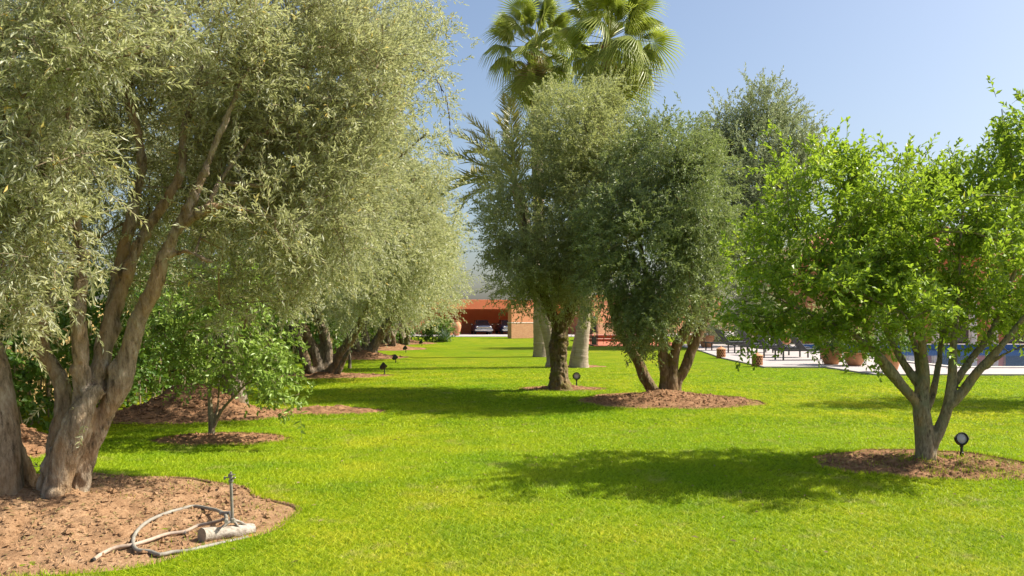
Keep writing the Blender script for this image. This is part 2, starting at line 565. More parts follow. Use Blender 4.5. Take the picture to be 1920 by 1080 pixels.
def bed_height(x, y, cx, cy, rx, ry, h):
    a = np.arctan2((y - cy) / ry, (x - cx) / rx)
    d = np.hypot((x - cx) / rx, (y - cy) / ry)
    p = np.stack([x, y, x * 0], -1)
    lump = fbm(p * 4.5, 4) - .5
    fine = fbm(p * 17, 3) - .5
    px_, py_, pw = PEAK.get((cx, cy), (cx, cy, .5))
    pk = np.hypot((x - px_) / (rx * pw), (y - py_) / (ry * pw))
    z = h * 1.35 * np.exp(-pk ** 2) * np.clip((1 - d) * 5, 0, 1)
    return z + (.10 * lump * (1 if h > .05 else .5) + .055 * fine) * np.clip((1 - d) * 9, 0, 1) + .022
PEAK = {(-4.05, 6.66): (-4.1, 7.0, .42), (2.95, 16.15): (2.95, 16.6, .36), (4.45, 9.15): (4.42, 9.1, .35)}
LIP = .035
def lip_z(x, y):
    """the turf stands a little proud round each bed"""
    z = np.zeros(np.shape(x))
    for (cx, cy, rx, ry, h, s) in BEDS:
        a = np.arctan2((y - cy) / ry, (x - cx) / rx)
        wob = 1 + .045 * np.sin(3 * a + cx) + .03 * np.sin(7 * a + cy * 3) + .02 * np.sin(13 * a + cx * 5)
        d = np.hypot((x - cx) / rx, (y - cy) / ry) / wob
        m_ = (d - 1) * (rx + ry) / 2
        z = np.maximum(z, np.where(m_ > -.02, LIP * np.clip(1 - m_ / .38, 0, 1) ** 1.5, 0))
    return z
for k, (cx, cy, rx, ry, h, s) in enumerate(BEDS[:7]):
    na = 140
    aa = np.arange(na) / na * 2 * PI
    wob = 1 + .045 * np.sin(3 * aa + cx) + .03 * np.sin(7 * aa + cy * 3) + .02 * np.sin(13 * aa + cx * 5)
    V = []
    mr = (rx + ry) / 2
    for m_, zz in ((-.03, -.02), (-.012, LIP * .75), (.02, LIP * .95), (.1, None), (.2, None), (.3, None), (.4, .002)):
        f_ = wob * (1 + m_ / mr)
        z_ = LIP * max(0, 1 - max(m_, 0) / .38) ** 1.5 if zz is None else zz
        V.append(np.stack([cx + rx * f_ * np.cos(aa), cy + ry * f_ * np.sin(aa), np.full(na, z_ + .003)], -1))
    V = np.concatenate(V)
    i = np.arange(6)[:, None] * na; q = np.arange(na)[None, :]; q2 = (q + 1) % na
    fq = np.stack([i + q, i + na + q, i + na + q2, i + q2], -1).reshape(-1, 4)
    mi = np.repeat([1, 1, 0, 0, 0, 0], na)
    o = link('turf_lip', mesh_np('turf_lip', V, [fq], [M['turf'], M[s]], None, mi, True))
    tag(o, kind='structure')
for k, (cx, cy, rx, ry, h, s) in enumerate(BEDS):
    nr, na = (60, 150) if cy < 20 else (22, 60)
    rr = np.linspace(0, 1, nr)
    aa = np.arange(na) / na * 2 * PI
    R_, A_ = np.meshgrid(rr, aa, indexing='ij')
    wob = 1 + .045 * np.sin(3 * A_ + cx) + .03 * np.sin(7 * A_ + cy * 3) + .02 * np.sin(13 * A_ + cx * 5)
    x = cx + rx * R_ * wob * np.cos(A_); y = cy + ry * R_ * wob * np.sin(A_)
    z = bed_height(x.ravel(), y.ravel(), cx, cy, rx, ry, h)
    z[-na:] = .004
    v = np.stack([x.ravel(), y.ravel(), z], -1)
    i = np.arange(nr - 1)[:, None] * na; q = np.arange(na)[None, :]; q2 = (q + 1) % na
    fq = np.stack([i + q, i + na + q, i + na + q2, i + q2], -1).reshape(-1, 4)
    tag(link('soil_bed', mesh_np('soil_bed', v, [fq], M[s], smooth=True)), kind='structure')

def soil_z(x, y):
    z = 0.0
    for (cx, cy, rx, ry, h, s) in BEDS:
        d = math.hypot((x - cx) / rx, (y - cy) / ry)
        if d < 1: z = max(z, float(bed_height(np.array([x]), np.array([y]), cx, cy, rx, ry, h)[0]))
    return z

# clods and crumbs of soil
def clods(idx, n, smin, smax, mat, seed):
    rs = np.random.RandomState(seed)
    cx, cy, rx, ry, h, s = BEDS[idx]
    a = rs.rand(n) * 2 * PI; d = np.sqrt(rs.rand(n)) * .97
    x = cx + rx * d * np.cos(a); y = cy + ry * d * np.sin(a)
    z = bed_height(x, y, cx, cy, rx, ry, h)
    sz = smin + (smax - smin) * rs.rand(n) ** 4
    base = np.array([(1, 0, 0), (0, .9, .1), (-1, .1, 0), (0, -1, .1), (.15, .1, .95), (0, 0, -.7)])
    fc = np.array([(0, 1, 4), (1, 2, 4), (2, 3, 4), (3, 0, 4), (1, 0, 5), (2, 1, 5), (3, 2, 5), (0, 3, 5)])
    th = rs.rand(n) * 2 * PI
    ct, st = np.cos(th), np.sin(th)
    b_ = base[None] * (1 + .9 * (rs.rand(n, 6, 1) - .5)) * sz[:, None, None]
    vx = b_[..., 0] * ct[:, None] - b_[..., 1] * st[:, None] + x[:, None]
    vy = b_[..., 0] * st[:, None] + b_[..., 1] * ct[:, None] + y[:, None]
    vz = b_[..., 2] * .75 + z[:, None]
    V = np.stack([vx, vy, vz], -1).reshape(-1, 3)
    Ff = (fc[None] + (np.arange(n) * 6)[:, None, None]).reshape(-1, 3)
    o = link('soil_clods', mesh_np('soil_clods', V, [Ff], M[mat]))
    tag(o, kind='stuff')
clods(0, 9500, .003, .034, 'soil', 1)
clods(1, 4200, .004, .040, 'soil_red', 2)
clods(2, 800, .005, .035, 'soil_red', 3)
clods(3, 3000, .003, .028, 'soil_red', 4)
clods(4, 1200, .004, .035, 'soil_red', 5)
clods(5, 900, .008, .05, 'soil_red', 6)
clods(6, 700, .015, .08, 'soil_red', 7)
clods(10, 1800, .006, .065, 'soil_red', 8)
clods(12, 900, .006, .055, 'soil_red', 9)

# ------------------------------------------------------------------ grass blades
def in_poly(x, y, poly):
    r = np.zeros(x.shape, bool)
    j = len(poly) - 1
    for i in range(len(poly)):
        xi, yi = poly[i]; xj, yj = poly[j]
        c = ((yi > y) != (yj > y)) & (x < (xj - xi) * (y - yi) / (yj - yi + 1e-12) + xi)
        r ^= c
        j = i
    return r

def blades(name, x, y, rs, hmin, hmax, wid, lean=.75):
    n = len(x)
    a = rs.rand(n) * 2 * PI
    hgt = hmin + (hmax - hmin) * rs.rand(n)
    le = lean * rs.rand(n) * hgt
    b_ = rs.rand(n) * 2 * PI
    wv = wid * (.7 + .6 * rs.rand(n)) / 2
    z0 = np.zeros(n)
    base = np.stack([x, y, z0], -1)
    side = np.stack([np.cos(a), np.sin(a), z0], -1) * wv[:, None]
    top = base + np.stack([np.cos(b_) * le, np.sin(b_) * le, hgt], -1)
    V = np.stack([base - side, base + side, top], 1).reshape(-1, 3)
    Ff = np.arange(3 * n).reshape(-1, 3)
    tint = np.repeat(rs.rand(n), 3)
    return mesh_np(name, V, [Ff], M['blade'], tint)

def tuft_mesh(name, seed, nb, rad, h0, h1, wd, lean):
    rs = np.random.RandomState(seed)
    a = rs.rand(nb) * 2 * PI; d = np.sqrt(rs.rand(nb)) * rad
    return blades(name, d * np.cos(a), d * np.sin(a), rs, h0, h1, wd, lean)

def scatter(name, pts, rotz, scl, mesh_obj):
    """one object: blades of grass instanced on points"""
    me = bpy.data.meshes.new(name)
    me.vertices.add(len(pts))
    me.vertices.foreach_set('co', pts.astype(np.float32).ravel())
    for nm, arr in (('rz', rotz), ('sc', scl)):
        at = me.attributes.new(nm, 'FLOAT', 'POINT'); at.data.foreach_set('value', arr.astype(np.float32))
    o = link(name, me)
    ng = bpy.data.node_groups.new(name, 'GeometryNodeTree')
    ng.interface.new_socket('Geometry', in_out='INPUT', socket_type='NodeSocketGeometry')
    ng.interface.new_socket('Geometry', in_out='OUTPUT', socket_type='NodeSocketGeometry')
    gi, go = ng.nodes.new('NodeGroupInput'), ng.nodes.new('NodeGroupOutput')
    ip = ng.nodes.new('GeometryNodeInstanceOnPoints')
    oi = ng.nodes.new('GeometryNodeObjectInfo'); oi.inputs['Object'].default_value = mesh_obj
    mp = ng.nodes.new('GeometryNodeMeshToPoints')
    r_ = ng.nodes.new('GeometryNodeInputNamedAttribute'); r_.data_type = 'FLOAT'; r_.inputs['Name'].default_value = 'rz'
    s_ = ng.nodes.new('GeometryNodeInputNamedAttribute'); s_.data_type = 'FLOAT'; s_.inputs['Name'].default_value = 'sc'
    cx = ng.nodes.new('ShaderNodeCombineXYZ')
    L = ng.links.new
    L(gi.outputs[0], mp.inputs['Mesh']); L(mp.outputs[0], ip.inputs['Points'])
    L(oi.outputs['Geometry'], ip.inputs['Instance'])
    L(r_.outputs[0], cx.inputs['Z']); L(cx.outputs[0], ip.inputs['Rotation']); L(s_.outputs[0], ip.inputs['Scale'])
    L(ip.outputs[0], go.inputs[0])
    md = o.modifiers.new('scatter', 'NODES'); md.node_group = ng
    return tag(o, kind='stuff')

rs = np.random.RandomState(11)
GRASS = ((4.5, 8.0, 36000, 15, .052, .009, .027, .0054, 2.2), (7.5, 13.5, 44000, 15, .075, .010, .028, .0082, 2.2), (12.5, 33.0, 60000, 18, .15, .013, .036, .0180, 2.2))
for gi_, (y0, y1, n, nb, rad, h0, h1, wd, lean) in enumerate(GRASS):
    # density falls with distance; each belt thins out into the next
    u = rs.rand(n)
    Y = 1 / (1 / y0 + u * (1 / y1 - 1 / y0))
    X = (rs.rand(n) * 2 - 1) * (Y * .64 + 1.2)
    f0 = np.clip((Y - y0) / (.08 * y0 + .4), 0, 1) if gi_ else 1.0
    f1 = np.clip((y1 - Y) / ((.12 if gi_ < 2 else .6) * y1), 0, 1)
    ok = rs.rand(n) < np.minimum(f0, f1)
    bi = bed_in(X, Y)
    ok &= (bi > 1.0 + rad * .35 + .03 * rs.rand(n)) & ~in_poly(X, Y, PATIO) & (X > -6.6)
    X, Y = X[ok], Y[ok]
    src = link('grass', tuft_mesh('grass', 500 + gi_, nb, rad, h0, h1, wd, lean))
    src.location = (.3 + gi_, 6 + gi_ * 4, 0)
    tag(src, kind='stuff')
    scatter('grass', np.stack([X, Y, lip_z(X, Y)], -1), rs.rand(len(X)) * 2 * PI, .75 + .5 * rs.rand(len(X)), src)
# a short fringe of single blades leaning over the edges of the beds
ex = []; ey = []
for (cx, cy, rx, ry, h, s) in BEDS[:6]:
    nn_ = int(2600 * (rx + ry) * min(1, 9 / cy))
    a = rs.rand(nn_) * 2 * PI; k = 1.0 + .05 * rs.rand(nn_) - .13 * rs.rand(nn_) ** 3
    wob = 1 + .045 * np.sin(3 * a + cx) + .03 * np.sin(7 * a + cy * 3) + .02 * np.sin(13 * a + cx * 5)
    ex.append(cx + rx * k * wob * np.cos(a)); ey.append(cy + ry * k * wob * np.sin(a))
ex, ey = np.concatenate(ex), np.concatenate(ey)
me = blades('grass', ex, ey, rs, .018, .045, .006, 1.0)
v = np.zeros(len(me.vertices) * 3, dtype=np.float32); me.vertices.foreach_get('co', v); v = v.reshape(-1, 3)
v[:, 2] += np.repeat(lip_z(ex, ey), 3)
me.vertices.foreach_set('co', v.ravel())
tag(link('grass', me), kind='stuff')
# weeds and grass tufts growing in the bed of the light green tree, a fringe on the other beds
def tufts(n, cx, cy, rx, ry, h0, h1, wd, seed, d0=0):
    rs = np.random.RandomState(seed)
    c = 60
    a = rs.rand(c) * 2 * PI; d = np.sqrt(d0 + (1 - d0) * rs.rand(c)) * .96
    q = rs.randint(0, c, n)
    x = cx + rx * d[q] * np.cos(a[q]) + rs.randn(n) * .05
    y = cy + ry * d[q] * np.sin(a[q]) + rs.randn(n) * .05
    me = blades('weed_tufts', x, y, rs, h0, h1, wd, 1.0)
    v = np.zeros(len(me.vertices) * 3, dtype=np.float32)
    me.vertices.foreach_get('co', v)
    v = v.reshape(-1, 3)
    z = np.repeat(np.array([soil_z(px, py) for px, py in zip(x, y)]), 3)
    v[:, 2] += z - .01
    me.vertices.foreach_set('co', v.ravel())
    tag(link('weed_tufts', me), kind='stuff')
tufts(1500, 4.85, 8.95, .8, .65, .02, .085, .006, 21)
tufts(300, 4.0, 9.3, .7, .55, .02, .06, .006, 22)
tufts(90, -3.6, 7.6, .9, .5, .02, .05, .006, 23, .5)
for k_, (cx, cy, rx, ry, h, s_) in enumerate(BEDS[:5]): tufts(int(420 * min(1.5, (rx + ry) / 2)), cx, cy, rx, ry, .02, .06, .006, 30 + k_, .84)

# ------------------------------------------------------------------ leaves
def leaf_arrays(base, d, up, L, Wd, fold, six=False):
    n = len(base)
    side = nrm(np.cross(d, up))
    nn = np.cross(side, d)
    L = L[:, None]; Wd = Wd[:, None]; fo = (fold * Wd)
    if not six:
        v0 = base
        v1 = base + d * L * .45 + side * Wd * .5 + nn * fo
        v2 = base + d * L - nn * L * .10
        v3 = base + d * L * .45 - side * Wd * .5 + nn * fo
        V = np.stack([v0, v1, v2, v3], 1).reshape(-1, 3)
        i = np.arange(n)[:, None] * 4
        Ff = np.concatenate([i + np.array([[0, 1, 2]]), i + np.array([[0, 2, 3]])], 1).reshape(-1, 3)
        return V, Ff, 4
    v = [base,
         base + d * L * .28 + side * Wd * .42 + nn * fo, base + d * L * .66 + side * Wd * .45 + nn * fo * .6 - nn * L * .04,
         base + d * L - nn * L * .16,
         base + d * L * .66 - side * Wd * .45 + nn * fo * .6 - nn * L * .04, base + d * L * .28 - side * Wd * .42 + nn * fo]
    V = np.stack(v, 1).reshape(-1, 3)
    i = np.arange(n)[:, None] * 6
    Ff = np.concatenate([i + np.array([[0, 1, 2, 3]]), i + np.array([[0, 3, 4, 5]])], 1).reshape(-1, 4)
    return V, Ff, 6

def sprays(org, dirs, rs, nl, Ltw, leafL, leafW, droop=.25, spread=50, six=False, fold=.18, sticks=True, stick_r=.0022, flat=0.0):
    """leafy twigs: org, dirs (n,3). Returns leaf verts/faces/tint and stick verts/faces"""
    n = len(org)
    L = Ltw * (.6 + .7 * rs.rand(n))
    dirs = nrm(dirs)
    t = (np.arange(nl) + .5) / nl
    t = .08 + .92 * t[None, :] + (rs.rand(n, nl) - .5) * .5 / nl
    g = np.array([0, 0, -1.0])
    dr = droop * (.4 + 1.2 * rs.rand(n))
    pos = org[:, None] + dirs[:, None] * (L[:, None] * t)[..., None] + g * (dr[:, None] * L[:, None] * t ** 2)[..., None]
    tan = nrm(dirs[:, None] + g * (2 * dr[:, None] * t)[..., None])
    ref = nrm(rs.randn(n, 3))
    s1 = nrm(np.cross(tan, ref[:, None]))
    s2 = np.cross(tan, s1)
    ang = (np.arange(nl) % 2) * PI + (np.arange(nl) // 2) * 1.57
    ang = ang[None] + rs.randn(n, nl) * .35
    sd = s1 * np.cos(ang)[..., None] + s2 * np.sin(ang)[..., None]
    th = np.radians(spread + 14 * rs.randn(n, nl)) * (1.05 - .5 * t)
    ld = nrm(tan * np.cos(th)[..., None] + sd * np.sin(th)[..., None])
    up = nrm(np.array([0, 0, .9]) + rs.randn(n, nl, 3) * (.75 - flat) + tan * .3)
    ll = leafL * (.65 + .5 * rs.rand(n, nl)) * (1.08 - .35 * t)
    lw = leafW * (.75 + .5 * rs.rand(n, nl))
    V, Ff, kk = leaf_arrays(pos.reshape(-1, 3), ld.reshape(-1, 3), up.reshape(-1, 3), ll.ravel(), lw.ravel(), fold, six)
    tw = rs.rand(n) * .55
    tint = np.clip(tw[:, None] + rs.rand(n, nl) * .45, 0, 1).ravel()
    odd = rs.rand(len(tint)) < .012
    tint[odd] = 1
    tint = np.repeat(tint, kk)
    SV = SF = None
    if sticks:
        m = 3
        ts = np.linspace(0, 1, m)
        sp = org[:, None] + dirs[:, None] * (L[:, None] * ts[None])[..., None] + g * (dr[:, None] * L[:, None] * ts[None] ** 2)[..., None]
        r = stick_r * np.array([1.2, .9, .4])
        q1 = nrm(np.cross(dirs, ref))
        off = np.stack([q1, -q1], 1)
        SV = sp[:, :, None] + off[:, None] * r[None, :, None, None]
        SV = SV.reshape(-1, 3)
        b_ = (np.arange(n) * 6)[:, None, None]
        q = np.array([[0, 1, 3, 2], [2, 3, 5, 4]])
        SF = (b_ + q[None]).reshape(-1, 4)
    return V, Ff, tint, SV, SF

def blob_points(blobs, n, rs, clump=.9, thr=.42, shell=.45):
    """points in a union of ellipsoids, lumpy, denser to the outside"""
    blobs = np.asarray([list(b[0]) + list(b[1]) + [b[2] if len(b) > 2 else 1.0] for b in blobs], dtype=float)
    vol = blobs[:, 3] * blobs[:, 4] * blobs[:, 5]
    wts = vol ** .8 * blobs[:, 6]
    wts /= wts.sum()
    m = n * 5
    q = rs.choice(len(blobs), m, p=wts)
    d = nrm(rs.randn(m, 3))
    r = rs.rand(m) ** shell
    c = blobs[q, :3]; rad = blobs[q, 3:6]
    lum = .78 + .5 * fbm(d * 2.2 + c * .7, 3)
    p = c + d * rad * (r * lum)[:, None]
    f = fbm(p / clump + 5, 2)
    keep = f > thr - .10 * rs.rand(m)
    p = p[keep][:n]; c = c[keep][:n]; rad = rad[keep][:n]
    out = nrm((p - c) / rad)
    return p, out

def skeleton(stems, pts, bf=.35, step=.28, sag=.08, rs=None, r0=.0045, minz=None):
    """joins crown points to the stems, nearest first; returns branch tubes (points, radii)"""
    S = np.concatenate([s[:, :3] for s in stems])
    SR = np.concatenate([s[:, 3] for s in stems])
    pl = np.concatenate([np.arange(len(s)) * .05 for s in stems])
    okS = np.concatenate([np.arange(len(s)) >= .3 * len(s) for s in stems])
    S, SR, pl = S[okS], SR[okS], pl[okS]
    ns = len(S)
    cap = ns + len(pts) * 14
    P_ = np.zeros((cap, 3)); P_[:ns] = S
    pa = np.full(cap, -1); pth = np.zeros(cap); pth[:ns] = pl
    cnt = ns
    dmin = np.array([np.min(np.sum((S - p) ** 2, 1)) for p in pts])
    for k in np.argsort(dmin):
        p = pts[k]
        dd = np.linalg.norm(P_[:cnt] - p, axis=1)
        j = int(np.argmin(dd + bf * pth[:cnt]))
        d = dd[j]
        m = max(1, min(12, int(d / step)))
        a = P_[j].copy()
        prev = j
        wob = rs.randn(3) * .08 * d
        for s in range(1, m + 1):
            t = s / m
            q = a + (p - a) * t + (wob + np.array([0, 0, sag * d])) * (4 * t * (1 - t)) * .5
            P_[cnt] = q; pa[cnt] = prev
            pth[cnt] = pth[prev] + d / m
            prev = cnt
            cnt += 1
    P_, pa = P_[:cnt], pa[:cnt]
    a2 = np.zeros(cnt); e = 2.4
    ch = [[] for _ in range(cnt)]
    for i in range(cnt - 1, ns - 1, -1):
        if a2[i] == 0: a2[i] = r0 ** e
        if pa[i] >= 0:
            a2[pa[i]] += a2[i]
            ch[pa[i]].append(i)
    rad = a2 ** (1 / e)
    tubes = []
    start = []
    for i in range(ns):
        for c in ch[i]: start.append((i, c))
    while start:
        p0, c = start.pop()
        rr0 = min(rad[c] * 1.05, SR[p0] * .8) if p0 < ns else min(rad[c] * 1.05, rad[p0])
        line = [P_[p0]]; rl = [rr0]
        while True:
            line.append(P_[c]); rl.append(min(rad[c], rl[-1]))
            if not ch[c]: break
            ks = sorted(ch[c], key=lambda z: -rad[z])
            for z in ks[1:]: start.append((c, z))
            c = ks[0]
        tubes.append((np.array(line), np.array(rl)))
    return tubes

def remeshed(name, V, Fq, caps, voxel, mat, rough_amp=.0, kz=.25, k=9.0, knob=0.0):
    me = bpy.data.meshes.new(name)
    me.from_pydata([tuple(x) for x in V], [], [tuple(x) for x in Fq] + caps)
    o = bpy.data.objects.new('tmp', me)
    COL.objects.link(o)
    md = o.modifiers.new('r', 'REMESH'); md.mode = 'VOXEL'; md.voxel_size = voxel
    sm = o.modifiers.new('s', 'SMOOTH'); sm.iterations = 3; sm.factor = .5
    dg = bpy.context.evaluated_depsgraph_get()
    ev = o.evaluated_get(dg)
    me2 = bpy.data.meshes.new_from_object(ev)
    bpy.data.objects.remove(o)
    bpy.data.meshes.remove(me)
    me2.name = name
    nv = len(me2.vertices)
    if nv and rough_amp:
        co = np.zeros(nv * 3, dtype=np.float32); me2.vertices.foreach_get('co', co)
        no = np.zeros(nv * 3, dtype=np.float32); me2.vertices.foreach_get('normal', no)
        co = co.reshape(-1, 3).astype(float); no = no.reshape(-1, 3)
        tw = co.copy()
        an = co[:, 2] * .9
        cx, cy = co[:, 0].mean(), co[:, 1].mean()
        tw[:, 0] = (co[:, 0] - cx) * np.cos(an) - (co[:, 1] - cy) * np.sin(an)
        tw[:, 1] = (co[:, 0] - cx) * np.sin(an) + (co[:, 1] - cy) * np.cos(an)
        f = fbm(tw * np.array([k, k, k * kz]), 4)
        rid = 1 - np.abs(f - .5) * 4
        f2 = fbm(tw * np.array([k * .3, k * .3, k * .25]) + 9, 2) - .5
        dsp = rough_amp * ((rid - .5) + 2.6 * f2)
        f5 = fbm(tw * np.array([k * 2.8, k * 2.8, k * .8]) + 4, 3)
        dsp = dsp - rough_amp * 1.3 * np.clip(.16 - np.abs(f5 - .5), 0, 1) / .16 * np.clip(fbm(co * 2.2 + 1, 2) * 2 - .5, 0, 1)
        if knob:
            f3 = vnoise(co * 6.0 + 3)
            dsp = dsp + knob * np.clip(f3 - .72, 0, 1) * 3
        co = co + no * dsp[:, None]
        me2.vertices.foreach_set('co', co.astype(np.float32).ravel())
    me2.materials.clear(); me2.materials.append(mat)
    me2.polygons.foreach_set('use_smooth', [True] * len(me2.polygons))
    me2.update()
    return me2

def make_tree(name, label, cat, stems, blobs, npts, per, nl, twig, leafL, leafW, mat, bark, seed, group=None, voxel=.02,
              droop=.25, up=.35, spread=48, six=False, amp=.012, clump=.9, thr=.42, shell=.45, extra=None, sticks=True,
              twigmat='twig', sag=.08, knob=0.0, jit=.14, root=None, outw=.8, flat=0.0, kz=.25, kk=9.0, r0=.0045, bf=.35, inner=0):
    """stems: list of [x,y,z,r] polylines in world space. extra: (pts, dirs) shoots"""
    rs = np.random.RandomState(seed)
    stems = [catmull(np.asarray(s, float), .07 if voxel < .025 else .15) for s in stems]
    base = np.array(root if root is not None else [stems[0][0][0], stems[0][0][1], 0.0])
    V = []; Fq = []; caps = []; n0 = 0
    for s in stems:
        s = s.copy()
        nn_ = 14 if voxel < .03 else 8
        s[:, :3] += (fbm(s[:, :3] * 1.7 + seed, 2)[:, None] - .5) * np.array([.5, .5, 0]) * s[:, 3:4] * .8
        v, f = tube_np(s[:, :3] - base, np.maximum(s[:, 3], voxel * .7), nn_)
        V.append(v); Fq.append(f + n0)
        caps.append(tuple(int(n0 + q) for q in range(nn_ - 1, -1, -1)))
        caps.append(tuple(int(n0 + len(v) - nn_ + q) for q in range(nn_)))
        n0 += len(v)
    t = thing(name, label, cat, tuple(base), 0, group)
    tm = remeshed('trunk', np.concatenate(V), np.concatenate(Fq), caps, voxel, M[bark], amp, kz, kk, knob)
    link('trunk', tm, t)
    pts, out = blob_points(blobs, npts, rs, clump, thr, shell)
    tubes = skeleton(stems, pts[:int(len(pts) * .6)] if len(pts) > 700 else pts, rs=rs, sag=sag, r0=r0, bf=bf)
    # leaves
    rp = np.repeat(np.arange(len(pts)), per)
    org = pts[rp] + rs.randn(len(rp), 3) * jit
    dr_ = out[rp] * outw + np.array([0, 0, up]) + rs.randn(len(rp), 3) * .55
    if inner:
        # bare-ish epicormic twigs along limbs
        S = np.concatenate([s[len(s) // 2:, :3] for s in stems])
        q = rs.randint(0, len(S), inner)
        org = np.concatenate([org, S[q] + rs.randn(inner, 3) * .12])
        dr_ = np.concatenate([dr_, rs.randn(inner, 3) + np.array([0, 0, .5])])
    org = org - dr_ / np.linalg.norm(dr_, axis=1, keepdims=True) * twig * .4
    lv = [sprays(org, dr_, rs, nl, twig, leafL, leafW, droop, spread, six, sticks=sticks, flat=flat)]
    if extra is not None:
        lv.append(sprays(np.asarray(extra[0]), np.asarray(extra[1]), rs, extra[2], extra[3], leafL, leafW, extra[4], spread, six, sticks=sticks, stick_r=.004))
    BV = []; BF = []; n0 = 0; TT = []; MI = []; FF = []
    for (v, f, tt, sv, sf) in lv:
        BV.append(v); FF.append((f + n0, 0)); TT.append(tt); n0 += len(v)
    for (v, f, tt, sv, sf) in lv:
        if sv is not None:
            BV.append(sv); FF.append((sf + n0, 1)); TT.append(np.full(len(sv), .5)); n0 += len(sv)
    for line, r in tubes:
        v, f = tube_np(line, r, 7 if r[0] > .03 else (5 if r[0] > .012 else 3))
        BV.append(v); FF.append((f + n0, 2 if r[0] > .012 else 1)); TT.append(np.full(len(v), .5)); n0 += len(v)
    V = np.concatenate(BV) - base
    tris = [f for f, m_ in FF if f.shape[1] == 3]; quads = [f for f, m_ in FF if f.shape[1] == 4]
    mi = np.concatenate([np.full(len(f), m_) for f, m_ in FF if f.shape[1] == 3] + [np.full(len(f), m_) for f, m_ in FF if f.shape[1] == 4])
    faces = [np.concatenate(x) for x in (tris, quads) if x]
    cm = mesh_np('crown', V, faces, [M[mat], M[twigmat], M[bark]], np.concatenate(TT), mi)
    c = link('crown', cm, t)
    tag(c, kind='stuff')
    return t

def st(*rows):
    """stem rows: (px, py, Y, r)"""
    return [[*P(a, b, Y), r] for (a, b, Y, r) in rows]

def B(px, py, Y, rx, rz, ry, wt=1.0):
    return (P(px, py, Y), np.array([rx / F * Y, ry, rz / F * Y]), wt)

# --- the old olive at the front left
make_tree('olive_tree', 'old gnarled many-stemmed olive tree on the pale soil bed with the sprinkler', 'tree',
    [st((135, 880, 7.25, .09), (150, 820, 7.22, .11), (158, 770, 7.18, .10), (155, 730, 7.15, .075), (150, 690, 7.12, .062), (150, 640, 7.1, .058), (147, 590, 7.1, .055), (150, 490, 7.15, .05), (136, 360, 7.2, .042), (112, 225, 7.3, .03), (100, 90, 7.4, .018)),
     st((92, 975, 7.02, .145), (104, 930, 7.02, .112), (124, 860, 7.04, .105), (148, 790, 7.06, .10), (168, 745, 7.1, .085), (190, 728, 7.15, .06)), st((75, 960, 7.1, .07), (92, 900, 7.1, .07), (110, 840, 7.1, .06)),
     st((95, 940, 7.3, .10), (112, 830, 7.3, .085), (122, 760, 7.3, .078), (112, 710, 7.28, .070), (84, 655, 7.25, .066), (76, 600, 7.25, .06), (92, 560, 7.3, .052), (60, 470, 7.35, .042), (40, 330, 7.4, .03), (20, 150, 7.4, .018)),
     st((142, 945, 7.3, .12), (148, 905, 7.3, .088), (170, 850, 7.3, .082), (196, 785, 7.3, .082), (222, 725, 7.28, .095), (240, 670, 7.3, .082), (262, 600, 7.28, .075), (290, 540, 7.25, .066), (310, 480, 7.25, .06), (335, 430, 7.22, .055), (366, 365, 7.2, .05), (385, 318, 7.2, .036), (420, 230, 7.2, .026), (470, 120, 7.3, .015)),
     st((180, 745, 7.28, .075), (196, 650, 7.35, .062), (216, 570, 7.45, .06), (262, 455, 7.5, .05), (304, 390, 7.5, .045), (340, 325, 7.5, .04), (345, 250, 7.5, .03), (380, 120, 7.6, .016)),
     st((205, 620, 7.42, .05), (225, 500, 7.6, .056), (250, 400, 7.6, .054), (265, 300, 7.6, .05), (246, 200, 7.6, .045), (240, 140, 7.6, .04), (262, 100, 7.6, .024), (290, 20, 7.6, .015)),
     st((243, 160, 7.6, .035), (230, 110, 7.6, .024), (200, 30, 7.7, .014)),
     st((342, 428, 7.22, .045), (370, 404, 7.15, .032), (405, 388, 7.1, .026), (440, 387, 7.1, .020), (468, 396, 7.12, .012)),
     st((318, 480, 7.25, .045), (350, 470, 7.2, .034), (380, 485, 7.15, .022), (400, 492, 7.2, .012))],
    [B(500, 110, 7.9, 230, 200, 1.15), B(330, 40, 7.3, 260, 120, 1.3), B(600, 330, 8.3, 130, 190, 1.0), B(450, 520, 8.5, 150, 90, .7, .6),
     B(210, 240, 8.5, 260, 230, .8, .8), B(430, 300, 8.3, 110, 200, .7), B(640, 140, 8.3, 130, 150, 1.0, .8), B(180, 480, 8.6, 200, 90, .6, .35), B(60, 120, 7.4, 140, 150, 1.0, .7), B(520, 420, 7.3, 80, 70, .5, .8), B(430, 420, 7.6, 90, 50, .35, .5)],
    1150, 8, 15, .31, .074, .0155, 'olive', 'bark_old', 101, voxel=.012, droop=.10, up=.3, amp=.017, clump=.55, thr=.515, knob=.06, jit=.12, inner=110, shell=.4)

